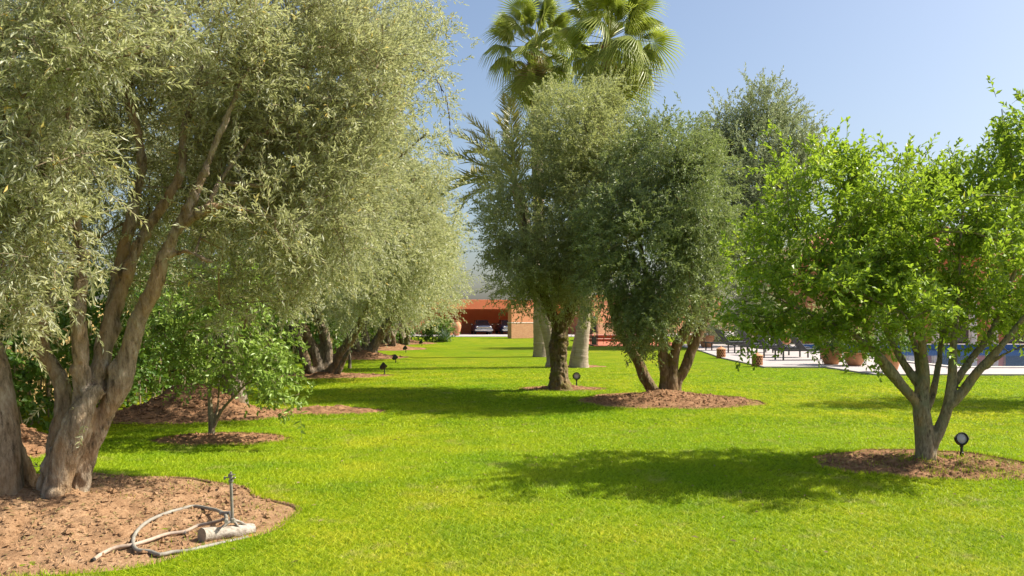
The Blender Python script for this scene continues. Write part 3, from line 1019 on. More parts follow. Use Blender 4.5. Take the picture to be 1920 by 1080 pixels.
# --- its neighbour, trunk cut by the left edge of the picture
make_tree('olive_tree', 'olive tree at the front with thick leaning trunk left of the old gnarled olive', 'tree',
    [st((5, 975, 7.1, .22), (8, 900, 7.1, .175), (0, 800, 7.1, .155), (-22, 690, 7.1, .14), (-45, 600, 7.1, .12), (-60, 480, 7.0, .1), (-40, 330, 6.9, .07), (0, 180, 6.8, .045), (40, 20, 6.8, .025)),
     st((-52, 560, 7.05, .08), (-140, 430, 7.0, .06), (-240, 300, 7.0, .04), (-300, 150, 7.0, .02)),
     st((60, 930, 7.45, .07), (48, 880, 7.42, .085), (30, 840, 7.35, .08), (10, 800, 7.25, .07)),
     st((-45, 450, 6.95, .055), (20, 380, 6.5, .04), (70, 330, 6.1, .025), (110, 300, 5.8, .014))],
    [B(40, 440, 6.0, 120, 130, .5), B(60, 250, 5.9, 140, 140, .6), B(120, 60, 5.9, 190, 110, .7), B(-160, 250, 6.6, 260, 260, 1.1, .6), B(20, 560, 6.3, 80, 50, .35, .8), B(-120, 520, 6.8, 160, 90, .6, .5)],
    430, 7, 16, .29, .078, .0165, 'olive', 'bark_old', 102, voxel=.016, droop=.2, up=.15, amp=.010, clump=.5, thr=.44, jit=.13, shell=.4)

# --- second olive of the left row, hidden foot behind the sapling
make_tree('olive_tree', 'broad olive tree behind the sapling with hanging sprays against the sky', 'tree',
    [st((445, 778, 14.2, .24), (440, 720, 14.2, .18), (430, 660, 14.1, .17), (455, 580, 14.0, .15), (510, 480, 13.8, .12), (560, 360, 13.5, .09), (620, 220, 13.3, .06), (690, 90, 13.2, .03)),
     st((440, 700, 14.2, .13), (400, 600, 14.4, .11), (370, 470, 14.6, .08), (360, 300, 14.8, .05)),
     st((520, 470, 13.8, .08), (620, 400, 13.2, .06), (720, 320, 12.8, .04), (800, 250, 12.6, .02)),
     st((600, 260, 13.4, .05), (700, 170, 13, .04), (790, 130, 12.6, .025), (835, 180, 12.5, .012), (845, 260, 12.5, .008))],
    [B(690, 130, 13.0, 140, 150, 1.3), B(640, 380, 12.9, 130, 150, 1.2), B(560, 250, 13.5, 170, 200, 1.4), B(800, 110, 12.7, 55, 90, .6, .55), B(838, 225, 12.5, 20, 75, .3, .45),
     B(740, 250, 12.8, 70, 60, .8, .35), B(480, 460, 13.6, 140, 130, 1.2), B(600, 500, 13.0, 90, 70, .9, .7), B(330, 300, 14.5, 220, 200, 1.4, .7), B(700, 20, 13, 120, 60, 1.0)],
    950, 7, 15, .40, .085, .021, 'olive', 'bark', 103, voxel=.03, droop=.22, up=.2, amp=.02, clump=.7, thr=.46, jit=.17, sticks=False, shell=.42)

# --- third olive
make_tree('olive_tree', 'low spreading olive tree with dark clustered trunks beside the tall black spotlight', 'tree',
    [st((610, 705, 23, .22), (612, 660, 23, .17), (605, 620, 23, .15), (585, 560, 23, .12), (600, 480, 22.6, .09), (640, 380, 22, .05)),
     st((600, 708, 22.9, .2), (590, 660, 22.9, .15), (560, 600, 22.8, .13), (545, 540, 22.6, .1), (560, 440, 22.3, .06)),
     st((622, 706, 22.9, .15), (640, 660, 22.7, .12), (665, 625, 22.5, .11), (690, 570, 22, .08), (730, 480, 21.5, .05), (760, 400, 21.3, .03)),
     st((585, 712, 22.7, .12), (575, 680, 22.6, .12), (562, 640, 22.6, .11), (535, 590, 22.6, .09)),
     st((628, 710, 22.6, .08), (640, 685, 22.5, .08), (655, 655, 22.4, .07))],
    [B(700, 400, 21.5, 130, 130, 1.9), B(600, 420, 22, 150, 160, 1.7), B(760, 350, 21.5, 80, 70, 1.4), B(690, 540, 21.6, 110, 60, 1.4, .8), B(780, 480, 21.5, 60, 90, 1.2, .8), B(800, 300, 21.5, 40, 35, .7, .4), B(550, 560, 22.6, 60, 60, 1.0, .5)],
    680, 7, 13, .5, .115, .031, 'olive', 'bark', 104, voxel=.04, droop=.35, up=.05, amp=.03, clump=1.1, thr=.42, jit=.28, sticks=False, shell=.45)

# --- fourth olive and its copies further down the row
row = make_tree('olive_tree', 'olive tree down the left row with one pale trunk leaning towards the lawn', 'tree',
    [st((690, 676, 33, .25), (706, 640, 33, .2), (722, 612, 32.8, .18), (745, 570, 32.4, .13), (775, 500, 31.8, .08), (800, 420, 31.4, .04)),
     st((684, 674, 33, .2), (685, 640, 33.1, .16), (684, 600, 33.2, .14), (700, 520, 33, .1), (720, 430, 33, .05)),
     st((678, 676, 32.8, .14), (668, 645, 32.8, .13), (655, 600, 33, .1), (660, 520, 33, .06))],
    [B(785, 455, 31.4, 70, 125, 2.2), B(730, 450, 32.5, 110, 130, 2.2), B(812, 425, 31.2, 32, 80, 1.4, .7), B(755, 565, 31.6, 62, 42, 1.6, .7), B(690, 540, 33, 60, 80, 1.5, .6), B(770, 360, 32, 60, 60, 1.6, .8)],
    430, 7, 12, .65, .15, .046, 'olive', 'bark', 105, 'olives along the left side of the lawn', voxel=.05, droop=.15, up=.05, amp=.04, clump=1.3, thr=.42, jit=.35, sticks=False)
for (px, py, sc, rz, lab) in (
        (733, 655, 1.0, 1.5, 'olive tree just beyond the leaning pale trunk, paired stems in a red mound'),
        (757, 646.5, 1.08, 1.75, 'olive tree next to last in the left row before the low hedge'),
        (738, 638, 1.2, 4.2, 'olive tree at the far end of the left row behind the low hedge')):
    b_ = G(px, py)
    dup(row, (b_[0], b_[1], 0), rz, lab, None, (sc, sc, sc * .98))
for o in list(COL.objects):
    if o.type == 'EMPTY' and o.name.startswith('olive_tree') and o.get('category') == 'tree': o['group'] = 'olives along the left side of the lawn'

# --- centre olives
make_tree('olive_tree', 'tall olive tree with one straight diamond-scarred trunk in front of the palms', 'tree',
    [st((1050, 738, 18.5, .3), (1050, 718, 18.5, .22), (1048, 690, 18.5, .195), (1045, 650, 18.5, .185), (1050, 615, 18.5, .175), (1068, 580, 18.5, .16), (1085, 540, 18.4, .13), (1090, 440, 18.3, .1), (1095, 320, 18.3, .06), (1100, 200, 18.4, .03)),
     st((1050, 620, 18.5, .13), (1025, 570, 18.4, .1), (1000, 500, 18.3, .08), (980, 400, 18.2, .05)),
     st((1090, 500, 18.4, .09), (1130, 400, 18.4, .06), (1160, 280, 18.5, .03))],
    [(c_, r_ * np.array([1, 1.25, 1]), w_) for c_, r_, w_ in [B(1090, 270, 18.4, 105, 120, 1.5), B(1010, 400, 18.2, 105, 120, 1.5), B(1090, 420, 18.2, 95, 150, 1.4), B(992, 505, 18.0, 74, 78, 1.2), B(1050, 540, 17.9, 70, 60, 1.0, .8), B(950, 320, 18.3, 40, 60, .8, .6), B(1140, 190, 18.5, 50, 50, .8, .7), B(1170, 300, 17.8, 55, 70, .9), B(930, 430, 18, 35, 80, .8, .5)]],
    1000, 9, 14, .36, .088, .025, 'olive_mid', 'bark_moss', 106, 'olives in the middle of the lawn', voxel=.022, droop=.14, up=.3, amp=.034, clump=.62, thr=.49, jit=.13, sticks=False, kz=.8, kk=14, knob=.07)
make_tree('olive_tree', 'olive tree with four splayed stems in the widest round bed in the middle', 'tree',
    [st((1252, 752, 16.9, .2), (1250, 730, 16.9, .16), (1248, 705, 16.9, .12), (1242, 670, 16.9, .1), (1243, 635, 16.9, .09), (1225, 570, 16.9, .07), (1200, 460, 16.9, .05), (1190, 340, 16.9, .03)),
     st((1258, 752, 16.85, .17), (1258, 725, 16.85, .13), (1262, 690, 16.85, .095), (1268, 650, 16.85, .1), (1285, 620, 16.85, .095), (1302, 590, 16.85, .08), (1300, 500, 16.9, .06), (1290, 380, 16.9, .035)),
     st((1262, 750, 16.95, .14), (1268, 718, 16.95, .105), (1285, 690, 16.95, .1), (1298, 655, 16.95, .1), (1312, 620, 16.95, .09), (1330, 580, 17, .075), (1335, 480, 17, .05), (1340, 380, 17, .03)),
     st((1240, 748, 17.2, .14), (1225, 733, 17.2, .125), (1208, 705, 17.2, .12), (1195, 675, 17.2, .105), (1178, 648, 17.2, .09), (1160, 620, 17.2, .08), (1140, 540, 17.1, .06), (1130, 430, 17, .035)),
     st((1225, 748, 17.1, .1), (1240, 744, 17.05, .13), (1256, 742, 17, .1))],
    [(c_ - np.array([0, .45, 0]), r_ * np.array([1, 1.45, 1]), w_) for c_, r_, w_ in [B(1180, 480, 16.4, 100, 120, 1.2), B(1265, 400, 16.7, 100, 130, 1.3), B(1230, 310, 16.9, 100, 85, 1.1), B(1288, 400, 16.8, 62, 110, 1.0), B(1205, 585, 16.3, 52, 70, .9, .85), B(1288, 500, 16.5, 68, 88, 1.1), B(1308, 340, 17, 36, 70, .8, .6), B(1130, 400, 16.6, 55, 90, .9, .6), B(1190, 625, 16.3, 30, 40, .45, 1.3), B(1230, 550, 16.2, 100, 60, .8, .8)]],
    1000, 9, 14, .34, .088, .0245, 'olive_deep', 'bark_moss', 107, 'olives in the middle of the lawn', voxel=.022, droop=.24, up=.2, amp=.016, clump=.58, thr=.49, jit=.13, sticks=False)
make_tree('olive_tree', 'tallest blue-green olive tree rising behind the sun loungers', 'tree',
    [st((1400, 650, 46, .4), (1400, 590, 46, .32), (1398, 480, 46, .25), (1400, 350, 46, .16), (1420, 220, 46, .08)),
     st((1398, 500, 46, .2), (1360, 380, 46, .12), (1340, 260, 46, .06)),
     st((1400, 450, 46, .2), (1450, 340, 46, .12), (1480, 260, 46, .06))],
    [B(1432, 225, 46, 62, 72, 2.0), B(1370, 265, 46, 60, 60, 2), B(1425, 330, 45.5, 115, 90, 2.8), B(1485, 255, 46, 40, 55, 1.5, .8), B(1400, 450, 45.5, 100, 90, 2.8), B(1520, 290, 46, 40, 40, 1.6, .6), B(1400, 560, 45.5, 70, 60, 2, .5)],
    760, 7, 13, .85, .23, .072, 'olive_far', 'bark', 108, 'olives in the middle of the lawn', voxel=.08, droop=.1, up=.8, amp=.04, clump=1.6, thr=.42, jit=.4, sticks=False)

# --- light green trees on the right
rs = np.random.RandomState(55)
shoots_o = []; shoots_d = []
for (px, py0, py1, Y) in ((1600, 370, 232, 9.1), (1592, 365, 255, 9.15), (1610, 375, 262, 9.1), (1620, 345, 250, 9.3), (1560, 330, 240, 9.2), (1702, 350, 258, 9.2), (1690, 350, 290, 9.0), (1722, 345, 280, 9.3),
                          (1790, 350, 300, 9.3), (1845, 350, 275, 9.0), (1870, 340, 290, 9.4), (1900, 320, 165, 9.2), (1910, 300, 200, 9.0), (1885, 320, 235, 9.3),
                          (1520, 350, 275, 9.0), (1480, 350, 290, 9.2), (1930, 280, 190, 9.1), (1650, 380, 320, 9.0), (1740, 370, 300, 9.0), (1815, 370, 310, 9.2)):
    a_, b_ = P(px, py0, Y), P(px + rs.randn() * 12, py1, Y)
    for k in range(4):
        shoots_o.append(a_ + rs.randn(3) * .05); shoots_d.append((b_ - a_) + rs.randn(3) * .22)
shoots_o = np.array(shoots_o); shoots_d = np.array(shoots_d)
make_tree('citrus_tree', 'bright light green fruit tree with fanned grey stems beside the nearest spotlight', 'tree',
    [st((1736, 885, 9.1, .135), (1735, 860, 9.1, .108), (1731, 800, 9.1, .098), (1727, 750, 9.1, .085), (1733, 700, 9.1, .052), (1729, 650, 9.05, .043), (1726, 560, 9.0, .03), (1740, 450, 9.0, .02), (1745, 360, 9.1, .01)),
     st((1726, 775, 9.1, .06), (1716, 752, 9.08, .052), (1690, 722, 9.05, .055), (1664, 690, 9.0, .062), (1636, 656, 8.95, .04), (1587, 620, 8.9, .026), (1500, 580, 8.8, .016), (1430, 545, 8.8, .009)),
     st((1727, 745, 9.12, .05), (1720, 720, 9.15, .045), (1694, 681, 9.2, .042), (1664, 625, 9.3, .034), (1646, 573, 9.4, .028), (1620, 490, 9.5, .019), (1596, 400, 9.5, .01)),
     st((1730, 730, 9.1, .045), (1718, 660, 9.2, .032), (1703, 610, 9.2, .027), (1697, 540, 9.2, .02), (1690, 440, 9.2, .012)),
     st((1738, 772, 9.15, .04), (1748, 742, 9.2, .038), (1760, 683, 9.3, .034), (1766, 640, 9.35, .028), (1790, 550, 9.4, .02), (1812, 440, 9.4, .011)),
     st((1742, 850, 9.12, .07), (1752, 826, 9.1, .066), (1765, 795, 9.08, .06), (1778, 757, 9.05, .054), (1785, 700, 9.05, .043), (1789, 630, 9.05, .034), (1797, 560, 9.1, .026), (1800, 460, 9.1, .016), (1810, 360, 9.1, .009)),
     st((1775, 765, 9.05, .05), (1798, 743, 9.0, .05), (1831, 700, 8.95, .044), (1868, 660, 8.9, .038), (1906, 612, 8.85, .031), (1960, 545, 8.8, .022), (2010, 450, 8.8, .012)),
     st((1787, 722, 9.05, .04), (1820, 674, 9.15, .036), (1853, 632, 9.2, .032), (1876, 577, 9.3, .027), (1898, 520, 9.4, .021), (1940, 430, 9.4, .012)),
     st((1848, 690, 8.95, .02), (1880, 666, 8.8, .016), (1930, 645, 8.6, .011), (1990, 630, 8.5, .006)),
     st((1640, 600, 9.32, .022), (1600, 540, 9.2, .016), (1540, 470, 9.1, .011), (1490, 400, 9.1, .007))],
    [B(1640, 420, 9.3, 140, 120, 1.3), B(1490, 470, 9.1, 118, 140, 1.25), B(1500, 345, 9.1, 90, 80, .9, .8), B(1830, 430, 9.3, 150, 130, 1.4), B(1740, 480, 9.0, 140, 120, 1.3), B(1690, 570, 8.6, 120, 60, 1.1, .8), B(1550, 590, 8.6, 140, 65, 1.1, .9),
     B(1960, 380, 9.3, 90, 150, 1.2), B(1440, 570, 8.8, 75, 65, .8, .9), B(1860, 570, 9.4, 120, 65, 1.1, .6), B(1750, 355, 9.3, 160, 45, .9, .5), B(1570, 310, 9.2, 55, 38, .5, .5), B(1990, 560, 9, 90, 70, .9, .6), B(1900, 290, 9.3, 35, 50, .4, .5), B(1600, 640, 8.5, 70, 32, .6, .5), B(1908, 235, 9.2, 26, 60, .35, .9)],
    640, 6, 12, .30, .080, .034, 'lime', 'bark_grey', 109, 'light green fruit trees', voxel=.012, droop=.12, up=.4, spread=55, amp=.008, clump=.42, thr=.56, jit=.10, inner=60, r0=.006,
    extra=(shoots_o, shoots_d, 18, .50, .03), twigmat='green_twig', sag=.12, kz=.4, kk=12)
b_ = G(2110, 750)
make_tree('citrus_tree', 'light green fruit tree partly cut off by the right edge, deeper in the lawn', 'tree',
    [[[11.3, 16.3, -.05, .15], [11.3, 16.3, .6, .12], [11.1, 16.2, 1.3, .09], [10.9, 16.2, 2.4, .06], [10.6, 16.2, 3.6, .03]],
     [[11.3, 16.3, .7, .1], [11.6, 16.4, 1.5, .07], [11.9, 16.3, 2.6, .05], [12.0, 16.3, 3.8, .02]],
     [[11.25, 16.3, .8, .08], [10.6, 16.1, 1.6, .05], [9.9, 16.0, 2.3, .03]]],
    [((10.9, 16.2, 3.3), (1.7, 1.5, 1.4)), ((11.9, 16.4, 3.2), (1.7, 1.6, 1.5)), ((10.9, 16.2, 4.6), (.8, .8, .9), .8), ((10.2, 16.0, 2.4), (1.0, .9, .7), .8)],
    380, 6, 13, .34, .085, .038, 'lime', 'bark_grey', 110, 'light green fruit trees', voxel=.03, droop=.12, up=.4, amp=.006, clump=.6, thr=.42, jit=.16, sticks=False, twigmat='green_twig')

# --- sapling at the left
make_tree('fruit_sapling', 'young broad-leaved sapling with thin forked stem on a small red bed', 'tree',
    [st((397, 832, 11.05, .055), (396, 800, 11.05, .04), (394, 770, 11.05, .034), (392, 725, 11.05, .028), (388, 670, 11.05, .022), (386, 600, 11.05, .014), (384, 530, 11.05, .008)),
     st((400, 800, 11.05, .03), (415, 770, 11.0, .022), (440, 742, 10.95, .018), (470, 715, 10.85, .013), (520, 700, 10.7, .008), (560, 720, 10.6, .005)),
     st((394, 730, 11.05, .02), (372, 700, 11.1, .016), (340, 660, 11.1, .011), (310, 630, 11.1, .006)),
     st((404, 792, 11.05, .02), (410, 740, 11.1, .016), (412, 680, 11.2, .012), (430, 600, 11.2, .008), (450, 530, 11.2, .005))],
    [B(385, 570, 11.05, 95, 75, .6), B(330, 650, 11.1, 50, 70, .5, .9), B(460, 640, 10.9, 80, 65, .6), B(520, 690, 10.7, 60, 60, .45, .9), B(555, 740, 10.6, 32, 45, .3, .7), B(470, 560, 11.1, 70, 60, .5, .7), B(420, 690, 11.0, 60, 40, .5, .5), B(500, 730, 10.7, 40, 40, .3, .5)],
    175, 4, 8, .25, .090, .038, 'sapling', 'bark_grey', 111, voxel=.012, droop=.35, up=.1, spread=60, six=True, amp=.002, clump=.5, thr=.42, jit=.10, sag=.1, flat=.2, r0=.003)

# thin young olive stem in the left row
make_tree('olive_sapling', 'thin young olive with single straight stem in front of the leaning pale trunk', 'tree',
    [st((655, 694, 26.8, .07), (656, 670, 26.8, .045), (653, 640, 26.8, .04), (650, 600, 26.8, .03), (648, 555, 26.8, .015))],
    [B(645, 575, 26.8, 30, 35, .6), B(655, 600, 26.7, 22, 20, .4, .6)], 60, 6, 12, .45, .10, .026, 'olive', 'bark', 112, voxel=.03, amp=.0, jit=.2, sticks=False)

# ------------------------------------------------------------------ palms
def fan_mesh(name, R, nseg, seed, mat, droop=.35, pet=1.0):
    """a costapalmate fan leaf on its petiole, growing along +X from the origin, facing up"""
    rs = np.random.RandomState(seed)
    V = []; Fq = []; T = []; MI = []
    def add(v, f, t, m):
        b0 = len(V)
        V.extend(v); T.extend([t] * len(v))
        for q in f: Fq.append([i + b0 for i in q]); MI.append(m)
    # petiole
    pp = [np.array([x * pet, 0, -.10 * pet * x * x]) for x in np.linspace(0, 1, 5)]
    hub = pp[-1]
    v, f = tube_np(np.array(pp), np.array([.028, .02, .016, .013, .012]), 4)
    add(list(v), [list(q) for q in f], .4, 1)
    span = math.radians(150)
    for s in range(nseg):
        a = -span + 2 * span * (s + .5) / nseg
        da = span / nseg * .98
        L = R * (1 - .30 * (abs(a) / span) ** 2) * (.92 + .16 * rs.rand())
        split = .34 + .12 * rs.rand()
        fold = .045 * R
        dirc = lambda ang: np.array([math.cos(ang), math.sin(ang), 0])
        def z(r): return -droop * R * (r / R) ** 2 * (1 + .25 * abs(a)) + .06 * R * (1 - abs(a) / span)
        r1 = L * split
        tipdrop = droop * R * (.35 + .5 * rs.rand())
        c0 = hub + dirc(a) * .03
        l1 = hub + dirc(a - da) * r1 + np.array([0, 0, z(r1) - fold])
        m1 = hub + dirc(a) * r1 + np.array([0, 0, z(r1) + fold])
        q1 = hub + dirc(a + da) * r1 + np.array([0, 0, z(r1) - fold])
        r2 = L * .8
        wd = .30 * da
        l2 = hub + dirc(a - wd) * r2 + np.array([0, 0, z(r2) - fold * .4 - tipdrop * .25])
        q2 = hub + dirc(a + wd) * r2 + np.array([0, 0, z(r2) - fold * .4 - tipdrop * .25])
        tp = hub + dirc(a) * L * .97 + np.array([0, 0, z(L) - tipdrop])
        t = .15 + .6 * rs.rand()
        add([c0, l1, m1, q1, l2, q2, tp], [[0, 1, 2], [0, 2, 3], [1, 4, 2], [2, 4, 5], [2, 5, 3], [4, 6, 5]], t, 0)
    tris = [q for q in Fq if len(q) == 3]; quads = [q for q in Fq if len(q) == 4]
    mi = [m for q, m in zip(Fq, MI) if len(q) == 3] + [m for q, m in zip(Fq, MI) if len(q) == 4]
    return mesh_np(name, np.array(V), [np.array(tris), np.array(quads)], [M[mat], M['petiole']], np.array(T), mi)

def feather_mesh(name, L, seed, arch=.5):
    rs = np.random.RandomState(seed)
    V = []; Tn = []; tris = []; quads = []; 
    t = np.linspace(0, 1, 12)
    rach = np.stack([L * (t - .12 * t ** 3), 0 * t, L * (.10 * t - arch * t ** 2.2)], -1)
    v, f = tube_np(rach, np.linspace(.03, .005, 12), 4)
    V.extend(v); Tn.extend([.6] * len(v)); quads.extend(f.tolist())
    n = 46
    for k in range(n):
        for sgn in (-1, 1):
            u = .14 + .85 * (k + rs.rand() * .6) / n
            p = np.array([np.interp(u, t, rach[:, i]) for i in range(3)])
            tg = nrm(np.array([np.interp(min(u + .03, 1), t, rach[:, i]) for i in range(3)]) - p + 1e-6)
            ll = L * .19 * (math.sin(PI * min(1, u * .9 + .12)) ** .7) * (.8 + .4 * rs.rand())
            d = nrm(tg * .8 + np.array([0, sgn * .75, .35 + .3 * rs.randn()]))
            sd = nrm(np.cross(d, np.array([0, 0, 1.0]))) * .021
            e = p + d * ll + np.array([0, 0, -.12 * ll])
            m_ = p + d * ll * .4
            b0 = len(V)
            V.extend([p, m_ + sd, e, m_ - sd]); Tn.extend([.1 + .8 * rs.rand()] * 4)
            tris.extend([[b0, b0 + 1, b0 + 2], [b0, b0 + 2, b0 + 3]])
    mi = [0] * len(tris) + [1] * len(quads)
    return mesh_np(name, np.array(V), [np.array(tris), np.array(quads)], [M['feather'], M['petiole']], np.array(Tn), mi)

def palm_trunk(parent, pts, seed, rings=.05):
    s = catmull(np.asarray(pts, float), .08)
    zz = s[:, 2]
    r = s[:, 3] * (1 + .025 * np.sin(zz * 2 * PI / .16) + .03 * (vnoise(np.stack([zz * 9, zz * 0, zz * 0 + seed], -1)) - .5))
    v, f = tube_np(s[:, :3], r, 20)
    v = v + (fbm(v * np.array([5, 5, 1.5]) + seed, 3) - .5)[:, None] * nrm(v - np.repeat(s[:, :3], 20, 0)) * .06
    me = mesh_np('trunk', v, [f], M['palm_bark'], smooth=True)
    return link('trunk', me, parent), s[-1]

fan_meshes = [fan_mesh('frond', .84, 40, 300 + k, 'fan', dr, 1.18) for k, dr in enumerate((.2, .42, .65, .95))]
fan_dry = fan_mesh('dead_frond', .95, 34, 320, 'fan_dry', .75, .9)
def fan_palm(label, pts, seed, nf, size=1.0, lean=0.0):
    rs = np.random.RandomState(seed)
    base = np.array(pts[0][:3]); base[2] = 0
    t = thing('fan_palm', label, 'palm tree', tuple(base), 0, 'palms behind the middle olives')
    tr, top = palm_trunk(t, [[p[0] - base[0], p[1] - base[1], p[2], p[3]] for p in pts], seed)
    # stubs of cut leaf bases under the crown
    top3 = top[:3]
    for k in range(46):
        a = k * 2.399; zz = -.15 - k * .028
        mb = MB()
        mb.add([(0, -.075, 0), (0, .075, 0), (.10, .055, .16), (.10, -.055, .16), (.05, -.06, 0), (.05, .06, 0), (.13, .04, .17), (.13, -.04, .17)],
               [(0, 1, 2, 3), (4, 7, 6, 5), (0, 4, 5, 1), (3, 2, 6, 7), (0, 3, 7, 4), (1, 5, 6, 2)])
        o = mb.build('leaf_boot', M['boot'], t) if k == 0 and 'boot' not in fan_palm.__dict__ else None
        if o is None:
            o = link('leaf_boot', fan_palm.boot, t)
        else: fan_palm.boot = o.data
        rr = top[3] * (.92 - .0 * k)
        o.location = (top3[0] + rr * math.cos(a), top3[1] + rr * math.sin(a), top3[2] + zz)
        o.rotation_euler = (0, 0, a)
    for k in range(nf):
        u = (k + .5) / nf
        el = math.radians(86 - 172 * u ** .9 + rs.randn() * 13)
        az = k * 2.39996 + rs.randn() * .4
        dead = u > .93
        me = fan_dry if dead else fan_meshes[min(3, int(u * 4 + rs.rand() * .7))]
        o = link('dead_frond' if dead else 'frond', me, t)
        s = size * (1.12 - .18 * u) * (.78 + .36 * rs.rand())
        R_ = Matrix.Rotation(az, 4, 'Z') @ Matrix.Rotation(-el, 4, 'Y') @ Matrix.Rotation(rs.randn() * .6, 4, 'X')
        o.matrix_local = Matrix.Translation(Vector(top3) + Vector((0, 0, .25 - .45 * u))) @ R_ @ Matrix.Scale(s, 4)
    return t
g1, g2, g3 = G(1015, 669), G(1086, 689), G(1036, 688)
fan_palm('left fan palm, its rust-red leaf stubs bare below the crown', [[g1[0], g1[1], -.1, .36], [g1[0], g1[1], .4, .32], [*P(1014, 600, g1[1]), .29], [*P(1010, 400, g1[1]), .24], [*P(1003, 95, g1[1]), .2]], 41, 50, 1.08)
fan_palm('right fan palm with stout swollen pale trunk leaning right', [[g2[0], g2[1], -.1, .35], [g2[0], g2[1], .3, .29], [*P(1096, 590, g2[1]), .20], [*P(1112, 400, g2[1]), .19], [*P(1142, 80, g2[1]), .17]], 42, 50, 1.0)
# the feather palm between them
base = np.array([g3[0], g3[1], 0])
fp = thing('date_palm', 'arching feather palm with grey trunk between the two fan palms', 'palm tree', tuple(base), 0, 'palms behind the middle olives')
tp = P(968, 345, g3[1]) - base
tr, top = palm_trunk(fp, [[0, 0, -.1, .26], [0, 0, .5, .22], [tp[0] * .4, 0, 2.5, .22], [tp[0], tp[1], tp[2], .2]], 43)
fms = [feather_mesh('frond', 2.9, 330 + k, ar) for k, ar in enumerate((.22, .4, .6))]
rs = np.random.RandomState(77)
for k in range(15):
    u = (k + .5) / 15
    el = math.radians(80 - 95 * u + rs.randn() * 6); az = k * 2.39996 + rs.randn() * .2
    o = link('frond', fms[min(2, int(u * 3))], fp)
    R_ = Matrix.Rotation(az, 4, 'Z') @ Matrix.Rotation(-el, 4, 'Y') @ Matrix.Rotation(rs.randn() * .4, 4, 'X')
    o.matrix_local = Matrix.Translation(Vector(tp) + Vector((0, 0, .1 - .3 * u))) @ R_ @ Matrix.Scale(.95 + .15 * rs.rand(), 4)
for (a_, e_) in ((PI + .05, 58), (PI - .1, 44), (PI + .15, 24), (PI - .1, 12), (PI + .1, 2), (PI + 1.2, 75)):
    o = link('frond', fms[0 if e_ > 20 else 1], fp)
    o.matrix_local = Matrix.Translation(Vector(tp) + Vector((0, 0, .05))) @ Matrix.Rotation(a_, 4, 'Z') @ Matrix.Rotation(-math.radians(e_), 4, 'Y') @ Matrix.Scale(1.12, 4)

# ------------------------------------------------------------------ hedges and shrubs
def bush(name, label, cat, boxes, n, leafL, leafW, mat, seed, group=None, six=False, stemn=30, per=10, twig=.3):
    """boxes: blobs (centre, radii). Leaves in sprays, thin stems to the ground"""
    rs = np.random.RandomState(seed)
    pts, out = blob_points(boxes, n, rs, .5, .42, .4)
    base = np.array([pts[:, 0].mean(), pts[:, 1].mean(), 0])
    t = thing(name, label, cat, tuple(base), 0, group)
    d = out * .9 + np.array([0, 0, .15]) + rs.randn(len(pts), 3) * .5
    V, Ff, T, sv, sf = sprays(pts - base, d, rs, per, twig, leafL, leafW, .25, 62, six, sticks=False, flat=.2)
    tag(link('foliage', mesh_np('foliage', V, [Ff], M[mat], T), t), kind='stuff')
    mb = MB()
    for k in rs.choice(len(pts), min(stemn, len(pts)), replace=False):
        p = pts[k] - base
        q = np.array([p[0] * .9 + rs.randn() * .1, p[1] * .95 + rs.randn() * .1, -.05])
        m_ = (p + q) / 2 + rs.randn(3) * .08
        mb.tube([q, m_, p], [.016, .012, .005], 4)
    mb.build('stems', M['twig'], t)
    return t
hb = []
rs = np.random.RandomState(5)
for k in range(13):
    y = 9.0 + k * .9
    hb.append(((-6.95 - .02 * k + rs.randn() * .12, y, 1.25 + rs.rand() * .35), (.6, .7, 1.35 + .3 * rs.rand())))
bush('ivy_hedge', 'bright green leafy hedge behind the gnarled front olives', 'hedge', hb, 2500, .10, .078, 'hedge', 61, six=True, stemn=70, per=8, twig=.3)
hb = []
for k in range(26):
    y = 19.5 + k * 1.6
    hb.append(((-7.75 + rs.randn() * .15, y, 1.7 + rs.rand() * .5), (.8, 1.1, 1.9 + .4 * rs.rand())))
bush('boundary_hedge', 'long dark green hedge running behind the left olive row', 'hedge', hb, 2900, .20, .15, 'hedge', 62, stemn=60, per=8, twig=.5)
bush('low_hedge', 'low clipped dark hedge at the far end of the left row', 'hedge', [((-7.0, 56, .45), (1.6, .7, .55)), ((-9.2, 56.2, .5), (1.6, .8, .6))], 500, .12, .08, 'hedge', 63, stemn=10, per=8, twig=.3)
bush('round_shrub', 'round green shrub right of the low hedge near the carport', 'shrub', [((-4.55, 55.6, .75), (.75, .7, .75)), ((-5.2, 55.8, .7), (.7, .6, .6))], 420, .13, .09, 'hedge', 64, stemn=10, per=8, twig=.3)
# silver agave in front of the shrub
t = thing('agave', 'silvery blue spiky agave at the foot of the round shrub', 'agave', (-4.35, 54.6, 0))
rs = np.random.RandomState(9)
for k in range(26):
    a = k * 2.4; el = math.radians(15 + 65 * (1 - k / 26) + rs.randn() * 5)
    L_ = .85
    v = [Vector((0, -.05, 0)), Vector((0, .05, 0)), Vector((.35 * L_, .075, .02)), Vector((.35 * L_, -.075, .02)), Vector((L_, 0, 0)), Vector((.3 * L_, 0, -.04))]
    Rm = Matrix.Translation((0, 0, .1)) @ Matrix.Rotation(a, 4, 'Z') @ Matrix.Rotation(-el, 4, 'Y')
    mb = MB().add([Rm @ q for q in v], [(0, 1, 2, 3), (3, 2, 4), (0, 3, 5), (1, 5, 2), (2, 5, 4), (3, 4, 5), (0, 5, 1)])
    mb.build('leaf', M['agave'], t)

